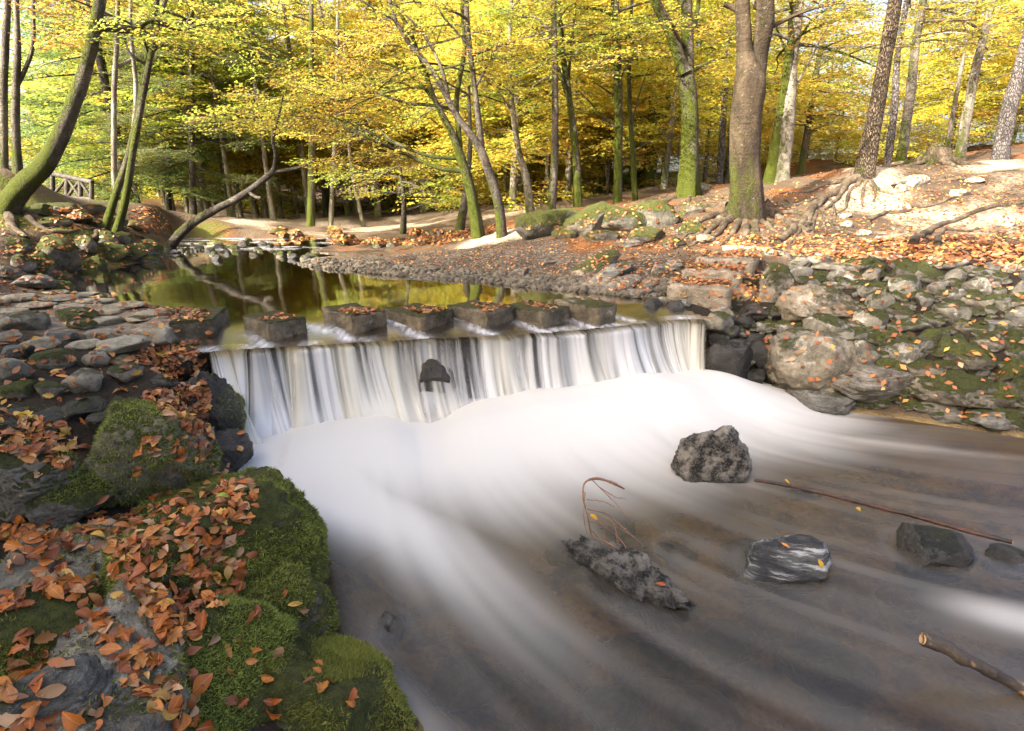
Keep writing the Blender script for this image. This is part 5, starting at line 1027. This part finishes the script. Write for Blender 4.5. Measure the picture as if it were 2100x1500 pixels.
# reddish dead twig arching over the narrow rock
tw = empty('dead_twig', at(1265, 1130, .06), 'arching reddish dead conifer twig with fine side twigs over the narrow rock', 'twig'); s0 = np.array(tw.location)
def tp(u, v, z, dy=0.): return Pz(u, v, z)
q0 = at(1265, 1125, .08); D = q0[1]
def ty(u, v, dy=0): return PY(u, v, D+dy)
main = [ty(1280, 1003, .06), ty(1255, 990, .05), ty(1225, 982, .03), ty(1200, 990, .02), ty(1196, 1020, 0), ty(1205, 1060, 0), ty(1215, 1100, -.01), ty(1240, 1110, -.02), ty(1270, 1128, -.03)]
g = Geo(); g.add(*tube(main, [.005, .0075, .007, .005, .0042, .004, .0036, .0034, .003], 7, 60, 2, .12)); V, F = g.out(); mk('stem', V-s0, F, M['redtwig'], parent=tw)
sides = [[(1215, 985), (1240, 1010), (1275, 1045), (1295, 1070)], [(1203, 1025), (1240, 1030), (1258, 1040)], [(1205, 1045), (1245, 1055), (1275, 1080), (1310, 1110)], [(1208, 1070), (1250, 1075), (1290, 1095), (1320, 1120)], [(1206, 1055), (1250, 1065), (1265, 1095), (1270, 1125)], [(1210, 1085), (1235, 1110), (1260, 1125)], [(1200, 1010), (1197, 1060), (1205, 1100)], [(1240, 1090), (1245, 1120), (1265, 1120), (1262, 1090)], [(1230, 1000), (1262, 1020), (1282, 1022)], [(1225, 1075), (1255, 1090), (1282, 1120), (1280, 1130)]]
for k, s in enumerate(sides):
    P = [ty(u, v, .015*rg.normal()) for u, v in s]; g = Geo(); g.add(*tube(P, [.0026, .0015], 5, 16, rough=0)); C = catmull(np.array(P), 12)
    for j in range(3, 12):
        dd = nrm(rg.normal(size=3)); g.add(*tube([C[j], C[j]+dd*.012], [.0012, .0006], 4, 3, rough=0, cap=False))
    V, F = g.out(); mk('side_twig', V-s0, F, M['redtwig'], parent=tw)

# ------------------------------------------------------------------ wooden railing, left
fe = empty('wooden_railing', PY(100, 405, 12.5), 'rustic brown wooden railing with diagonal braces on the left bank behind the leaning tree', 'railing', None); f0 = np.array(fe.location)
def fp(u, v): return PY(u, v, 12.5+(150-u)*.006)
for a, b, r in [((-40, 326), (190, 374), 4.2), ((-40, 392), (190, 409), 3.4)]:
    V, F = tube([fp(*a), fp(*b)], [r*.011, r*.011], 8, 14, 2, .06); mk('rail', V-f0, F, M['fence'], parent=fe)
for u in (-30, 40, 108, 138, 165, 188):
    vt = 328+(u+40)*48/230-4; V, F = tube([fp(u, vt), fp(u, 412)], [.045, .045], 8, 10, u+50, .06); mk('post', V-f0, F, M['fence'], parent=fe)
for a, b in [((-28, 388), (38, 345)), ((-28, 335), (38, 392)), ((40, 345), (105, 400)), ((42, 394), (105, 358)), ((110, 400), (137, 366)), ((140, 402), (163, 372)), ((165, 405), (140, 368)), ((166, 374), (187, 406))]:
    V, F = tube([fp(*a), fp(*b)], [.03, .03], 7, 8, 4, .05); mk('brace', V-f0, F, M['fence'], parent=fe)
# rough stones and roots of the bank below the railing
for k, (u, v, w_, h_) in enumerate([(120, 425, 70, 26), (175, 428, 60, 24), (205, 440, 50, 24), (80, 430, 60, 24), (150, 445, 70, 24), (230, 452, 50, 22), (100, 455, 70, 24), (270, 462, 50, 20), (190, 458, 50, 20)]):
    rock_px(u, v, w_, h_, 1400+k, ['rock_moss', 'rock_full', 'rock'][k % 3], f'rough {["half-mossy", "green mossy", "bare grey"][k % 3]} stone in the dark bank below the railing, {ordn[k]} of its stones', 'bank_boulder', 'stones below the railing', yaw=k*.7, depth=.8)

# ------------------------------------------------------------------ moss tufts on the near rocks
def moss_tufts(o, n, seed, L=.021):
    me = o.data; V = np.empty(len(me.vertices)*3, np.float32); me.vertices.foreach_get('co', V); V = V.reshape(-1, 3).astype(float)
    F = np.empty(len(me.polygons)*3, np.int32); me.polygons.foreach_get('vertices', F); F = F.reshape(-1, 3); rg = np.random.default_rng(seed)
    a, b, c = V[F[:, 0]], V[F[:, 1]], V[F[:, 2]]; N = np.cross(b-a, c-a); A = np.linalg.norm(N, axis=1); N = N/np.maximum(A[:, None], 1e-12)
    ctr = (a+b+c)/3; w = np.array(o.location); k = fbm(ctr+w, 3.2, 3, 77)
    wt = A*np.clip(.05+N[:, 2]*.35+k*2.2, 0, 1)*((ctr[:, 2]+w[2]) > .03)
    i = rg.choice(len(F), n, p=wt/wt.sum()); r1 = np.sqrt(rg.random(n))[:, None]; r2 = rg.random(n)[:, None]
    P = a[i]*(1-r1)+b[i]*r1*(1-r2)+c[i]*r1*r2; nn = N[i]
    d = nrm(nn*.7+rg.normal(size=P.shape)*.55+np.array([0, 0, -.25])); s = nrm(np.cross(d, rg.normal(size=P.shape)))*rg.uniform(.0016, .0034, (n, 1)); l = L*rg.uniform(.4, 1.2, (n, 1))
    TV = np.stack([P-s-nn*.003, P+s-nn*.003, P+d*l], 1).reshape(-1, 3); t = np.clip(rg.random((n, 1))*.7+.25*k[i][:, None]+.1, 0, 1)
    col = np.array([.045, .055, .010])*(1-t)+np.array([.30, .31, .045])*t
    col = col*1.3
    mk('moss', TV, np.arange(n*3).reshape(-1, 3), M['moss'], parent=o, smooth=False, col=np.repeat(col, 3, 0))
for j, (o, n) in enumerate(zip(MAIN, [60000, 30000, 16000, 0, 34000, 8000, 5000, 2000, 1000, 9000, 5000, 14000, 12000, 5000, 30000, 3000, 1500, 1500, 3000])):
    if n: moss_tufts(o, n, 50+j)

# ------------------------------------------------------------------ fallen leaves
BSV = []; BSF = []; nb_ = 0
for V, F in SOLID:
    BSV.append(V); BSF.append(F+nb_); nb_ += len(V)
gm = (GV[:, 0] > -8) & (GV[:, 0] < 9) & (GV[:, 1] > .3) & (GV[:, 1] < 13); gf = GF[gm[GF].all(1)]
BSV.append(GV); tri = np.vstack([gf[:, [0, 1, 2]], gf[:, [0, 2, 3]]]); BSF.append(tri+nb_)
BV = BVHTree.FromPolygons(np.vstack(BSV).tolist(), np.vstack(BSF).tolist())
def leaf_mesh(seed, oak=False):
    """a curled leaf 1 long: midrib fold, wavy outline"""
    rg = np.random.default_rng(seed); n = 9; x = np.linspace(0, 1, n); wd = rg.uniform(.20, .35)*np.sin(np.pi*np.clip(x*.97+.015, 0, 1))**.75*(1.25-.5*x)
    if oak: wd = wd*(1+.30*np.sin(x*22))
    cu = rg.uniform(-1.0, 1.5); cc = rg.uniform(-.3, 1.1); tw = rg.uniform(-.9, .9); V = []
    for k in range(n):
        zc = cu*((x[k]-.5)**2-.25)*-.55
        for j, s in enumerate((-1, -.5, 0, .5, 1)):
            yy = wd[k]*s; zz = cc*abs(yy)**1.4*1.1+tw*yy*(x[k]-.5); V.append((x[k]-.5, yy*(1-.25*cc*abs(s)), zc+zz+.01*rg.normal()*(abs(s) > .6)))
    return np.array(V), grid_faces(n, 5)
LM = [leaf_mesh(k, k >= 8) for k in range(11)]
LCOL = np.array([(.42, .115, .02), (.48, .15, .024), (.32, .075, .016), (.50, .19, .035), (.22, .055, .016), (.34, .14, .06), (.44, .24, .12), (.52, .27, .035), (.37, .10, .025)])
def frame(n, az, rg, tilt=.35):
    n = nrm(np.asarray(n)+rg.normal(size=3)*tilt); a = np.array([math.cos(az), math.sin(az), 0]); a = nrm(a-n*np.dot(a, n)); return np.stack([a, np.cross(n, a), n], 1)
rg = np.random.default_rng(314)
# (1) the leaves that show largest: things of their own
def inpoly(poly, n):
    P = np.array(poly, float); out = []
    while len(out) < n:
        u = rg.uniform(P[:, 0].min(), P[:, 0].max(), 200); v = rg.uniform(P[:, 1].min(), P[:, 1].max(), 200); m = sdf_poly(u, v, [tuple(q) for q in P]) < 0; out += list(zip(u[m], v[m]))
    return out[:n]
heap = [(300, 985), (350, 955), (450, 965), (520, 985), (530, 1060), (490, 1110), (500, 1210), (440, 1250), (400, 1310), (350, 1330), (290, 1250), (220, 1160), (240, 1120), (300, 1050)]
band = [(0, 1070), (150, 1060), (300, 1050), (260, 1140), (150, 1130), (60, 1140), (0, 1110)]
trail = [(110, 1200), (190, 1190), (220, 1240), (250, 1290), (310, 1340), (350, 1400), (420, 1500), (350, 1500), (260, 1400), (180, 1290)]
gully = [(60, 1110), (130, 1150), (150, 1210), (100, 1240), (0, 1260), (0, 1230), (80, 1190)]
corner = [(0, 1280), (90, 1330), (140, 1450), (150, 1500), (0, 1500)]
tip = [(290, 890), (340, 880), (380, 930), (340, 990), (280, 980)]
IND = [(heap, 150, 'in the heap on the moss-draped boulder'), (trail, 46, 'in the crevice beside the tilted slate slab'), (band, 34, 'in the drift running to the left edge'), (gully, 18, 'in the gully around the angular grey-green rock'), (corner, 14, 'on the dark rocks in the lower left corner'), (tip, 14, 'on the pointed boulder with bright moss'), ([(500, 1330), (560, 1290), (760, 1440), (740, 1480), (480, 1440)], 12, 'scattered on the low mossy rock at the bottom')]
meshes = []
lm = leaf_mat('fallen_leaf', False, [(0, (.22, .055, .016)), (.2, (.36, .09, .018)), (.5, (.47, .14, .022)), (.72, (.50, .19, .035)), (.85, (.38, .15, .06)), (.95, (.48, .28, .14)), (1, (.58, .33, .03))], .14, .40)
green = leaf_mat('green_leaf', False, [(0, (.24, .36, .05)), (1, (.34, .42, .05))], .2, .45); yel = leaf_mat('yellow_leaf', False, [(0, (.60, .40, .03)), (1, (.62, .30, .02))], .2, .45)
for k, (V, F) in enumerate(LM):
    o = mk('fallen_leaf', V, F, lm); o.data.name = 'fallen_leaf'; bpy.data.objects.remove(o); 
def leafthing(u, v, lab, group=None, size=None, mat=None, az=None, name='fallen_leaf', bvh=None, lift=.006, p=None, n=None):
    if p is None:
        p, n = hit(u, v, bvh or BV)
        if p is None: return
    if n[2] < 0: n = -n
    me = [m for m in bpy.data.meshes if m.name.startswith('fallen_leaf') and len(m.materials) and m.materials[0] == lm][rg.integers(11)]
    if mat: me = me.copy(); me.materials.clear(); me.materials.append(mat)
    o = bpy.data.objects.new(name, me); COL.objects.link(o); s = size or rg.uniform(.032, .072); R = frame(n, az if az is not None else rg.uniform(0, 6.28), rg, .40)
    M4 = Matrix([[*(R[i]*s), float(p[i]+n[i]*rg.uniform(lift, lift+.022))] for i in range(3)]+[[0, 0, 0, 1]]); o.matrix_world = M4; tag(o, lab, 'leaf', group); return o
FM = [m for m in bpy.data.meshes if m.name.startswith('fallen_leaf')]
for poly, n, where in IND:
    for u, v in inpoly(poly, n): leafthing(u, v, 'orange-brown fallen leaf lying '+where, 'fallen leaves '+where)
leafthing(412, 1148, 'single bright green leaf on the orange heap', size=.085, mat=green, az=.3)
leafthing(460, 1030, 'small yellow-green leaf near the top of the orange heap', size=.06, mat=green, az=.9)
leafthing(405, 1385+20, 'lone oval orange leaf on bare moss below the heap', size=.085, az=1.2)
leafthing(325, 735, 'bright yellow leaf on the end of the causeway', size=.09, mat=yel, az=.1)
leafthing(55, 860, 'upright yellow leaf at the top of the left drift', size=.10, mat=yel, az=2.2)
for u, v, lab, mt, z in [(1608, 1120, 'little orange leaf on top of the banded rock', None, .11), (1678, 1157, 'bright yellow leaf stuck on the side of the banded rock', yel, .07), (1354, 1203, 'orange leaf on the end of the narrow rough rock', None, .05), (1757, 1050, 'yellow leaf hanging from the long stick', yel, .07), (1217, 1062, 'yellow leaf caught in the dead twig', yel, None), (1612, 992, 'yellow-orange leaf on the stone by the long stick', yel, .06)]:
    if z is None: p = ty(u, v)
    else:
        p, n = hit(u, v, BV)
        if p is None or p[2] < 0.0: p = Pz(u, v, z)
    leafthing(u, v, lab, None, .045, mt, p=np.array(p), n=np.array([0, -.5, .8]))
# (2) everything smaller: one mass
PV = []; PF = []; PC = []; nv = 0
def add_leaf(p, n, size, col, lod):
    global nv
    R = frame(n, rg.uniform(0, 6.28), rg, .35)
    if lod: V = np.array([(-.5, 0, 0), (0, .30, .10), (.5, 0, .04), (0, -.30, .12)]); F = np.array([[0, 3, 2, 1]])
    else: V, F = LM[rg.integers(11)]
    PV.append((V*size)@R.T+p+n*size*rg.uniform(.05, .18)); PF.append(F+nv); PC.append(np.repeat(col[None], len(V), 0)); nv += len(V)
def pick():
    c = LCOL[rg.integers(len(LCOL))]; return np.clip(c*rg.uniform(.5, 1.35), 0, .7)
def scatter_px(poly, n, lod, smin=.040, smax=.068, far=30, pal=None):
    for u, v in inpoly(poly, n):
        p, nn = hit(u, v, BV)
        if p is None or np.linalg.norm(p) > far or p[2] < .01: continue
        if sdf_poly([p[0]], [p[1]], POOLP)[0] < -.02 and p[2] < POOL+.01: continue
        if nn[2] < 0: nn = -nn
        if nn[2] < .15 and rg.random() < .8: continue
        add_leaf(p, nn, rg.uniform(smin, smax), pick() if pal is None else np.array(pal[rg.integers(len(pal))]), lod)
scatter_px(heap, 420, False, .036, .062); scatter_px(trail, 40, False); scatter_px(band, 110, False); scatter_px(gully, 40, False); scatter_px(corner, 20, False); scatter_px(tip, 20, False)
scatter_px([(260, 740), (300, 715), (400, 700), (425, 735), (410, 770), (350, 780)], 330, False); scatter_px([(330, 800), (420, 780), (435, 830), (420, 880), (350, 860), (290, 810)], 260, False)
scatter_px([(0, 850), (60, 850), (150, 880), (160, 960), (80, 950), (0, 930)], 130, False); scatter_px([(370, 860), (430, 850), (440, 920), (400, 950)], 50, False)
scatter_px([(0, 650), (440, 650), (430, 700), (300, 800), (0, 850)], 130, False); scatter_px([(0, 580), (430, 640), (430, 660), (0, 640)], 110, True); scatter_px([(0, 850), (480, 850), (640, 1200), (700, 1400), (500, 1500), (0, 1500)], 110, False)
scatter_px([(520, 655), (590, 640), (620, 650), (560, 662)], 40, True, .03, .06); scatter_px([(690, 636), (750, 630), (790, 640), (722, 650)], 80, True, .03, .06); scatter_px([(820, 632), (880, 626), (930, 634), (866, 645)], 90, True, .03, .06); scatter_px([(945, 624), (1010, 618), (1050, 630), (1000, 640)], 60, True, .03, .06); scatter_px([(1060, 622), (1120, 616), (1168, 627), (1118, 637)], 40, True, .03, .06); scatter_px([(290, 630), (400, 630), (440, 650), (360, 662)], 110, True, .03, .06)
scatter_px([(0, 440), (330, 490), (310, 540), (140, 590), (0, 600)], 420, True)
scatter_px([(700, 545), (1050, 488), (1400, 500), (1470, 520), (1400, 600), (1300, 600), (1000, 585)], 1400, True, .03, .055)
scatter_px([(1390, 545), (1560, 530), (1580, 620), (1380, 610)], 500, True, .04, .07); scatter_px([(1560, 510), (2100, 520), (2600, 560), (2600, 900), (2100, 890), (1600, 780), (1480, 640)], 620, True, .04, .075)
scatter_px([(1050, 470), (1250, 430), (1500, 400), (1780, 360), (2100, 325), (2600, 330), (2600, 560), (2100, 550), (1560, 530), (1200, 500)], 5000, True, .04, .07, 30)
scatter_px([(1480, 480), (1800, 490), (2100, 480), (2600, 480), (2600, 600), (2100, 540), (1500, 520)], 3600, True, .05, .08)
scatter_px([(100, 425), (260, 420), (600, 460), (560, 490), (330, 480), (120, 470)], 900, True, .06, .10); scatter_px([(550, 480), (900, 430), (1050, 470), (900, 505), (640, 500)], 3000, True, .06, .10)
for (A, e, f, z1) in STEPTOPS[:3]:
    for q in range(150):
        a_, b_ = rg.random(), .18+.82*rg.random()**.6; pt = A+e*a_+f*b_; add_leaf(np.array([pt[0], pt[1], z1+.006+.02*rg.random()]), np.array([0, 0, 1.0]), rg.uniform(.04, .07), pick(), True)
# a random fall of leaves on the banks whatever the view
for k in range(1100):
    xx, yy = (rg.uniform(-7, -1), rg.uniform(.5, 10)) if k % 2 else (rg.uniform(1.5, 9), rg.uniform(4.5, 13))
    p, nn, i_, d_ = BV.ray_cast(Vector((xx, yy, 8)), Vector((0, 0, -1)), 20)
    if p is None or sdf_poly([xx], [yy], POOLP)[0] < 0 or sdf_poly([xx], [yy], STREAM)[0] < .05: continue
    add_leaf(np.array(p), np.array(nn), rg.uniform(.045, .08), pick(), True)
V = np.vstack(PV); F4 = np.vstack(PF); fl = mk('fallen_leaves', V, F4, M['litter'], smooth=False, col=np.vstack(PC)); tag(fl, 'drifts of orange and brown fallen leaves over the banks, slope and stones', 'fallen leaves', kind='stuff')
# pebbles of the beach and the pool margin
g = Geo(); bases = [rockV((1, .8, .55), 4000+k, 5, .08, 1) for k in range(8)]
shore = [(600, 545), (870, 573), (1310, 612), (1420, 600), (1400, 575), (1200, 572), (950, 556), (800, 540), (640, 530)]
for u, v in inpoly(shore, 3600):
    p, nn = hit(u, v)
    if p is None: continue
    s = min(rg.gamma(2, .010)+.008, .07); V, F = bases[rg.integers(8)]; g.add(V@rotz(rg.uniform(0, 6.28)).T*s+p+[0, 0, s*.15], F)
V, F = g.out(); o = mk('gravel', V, F, M['pebble'], smooth=False); tag(o, 'grey shingle along the waterline of the beach', 'gravel', kind='stuff')
bpy.context.view_layer.update()
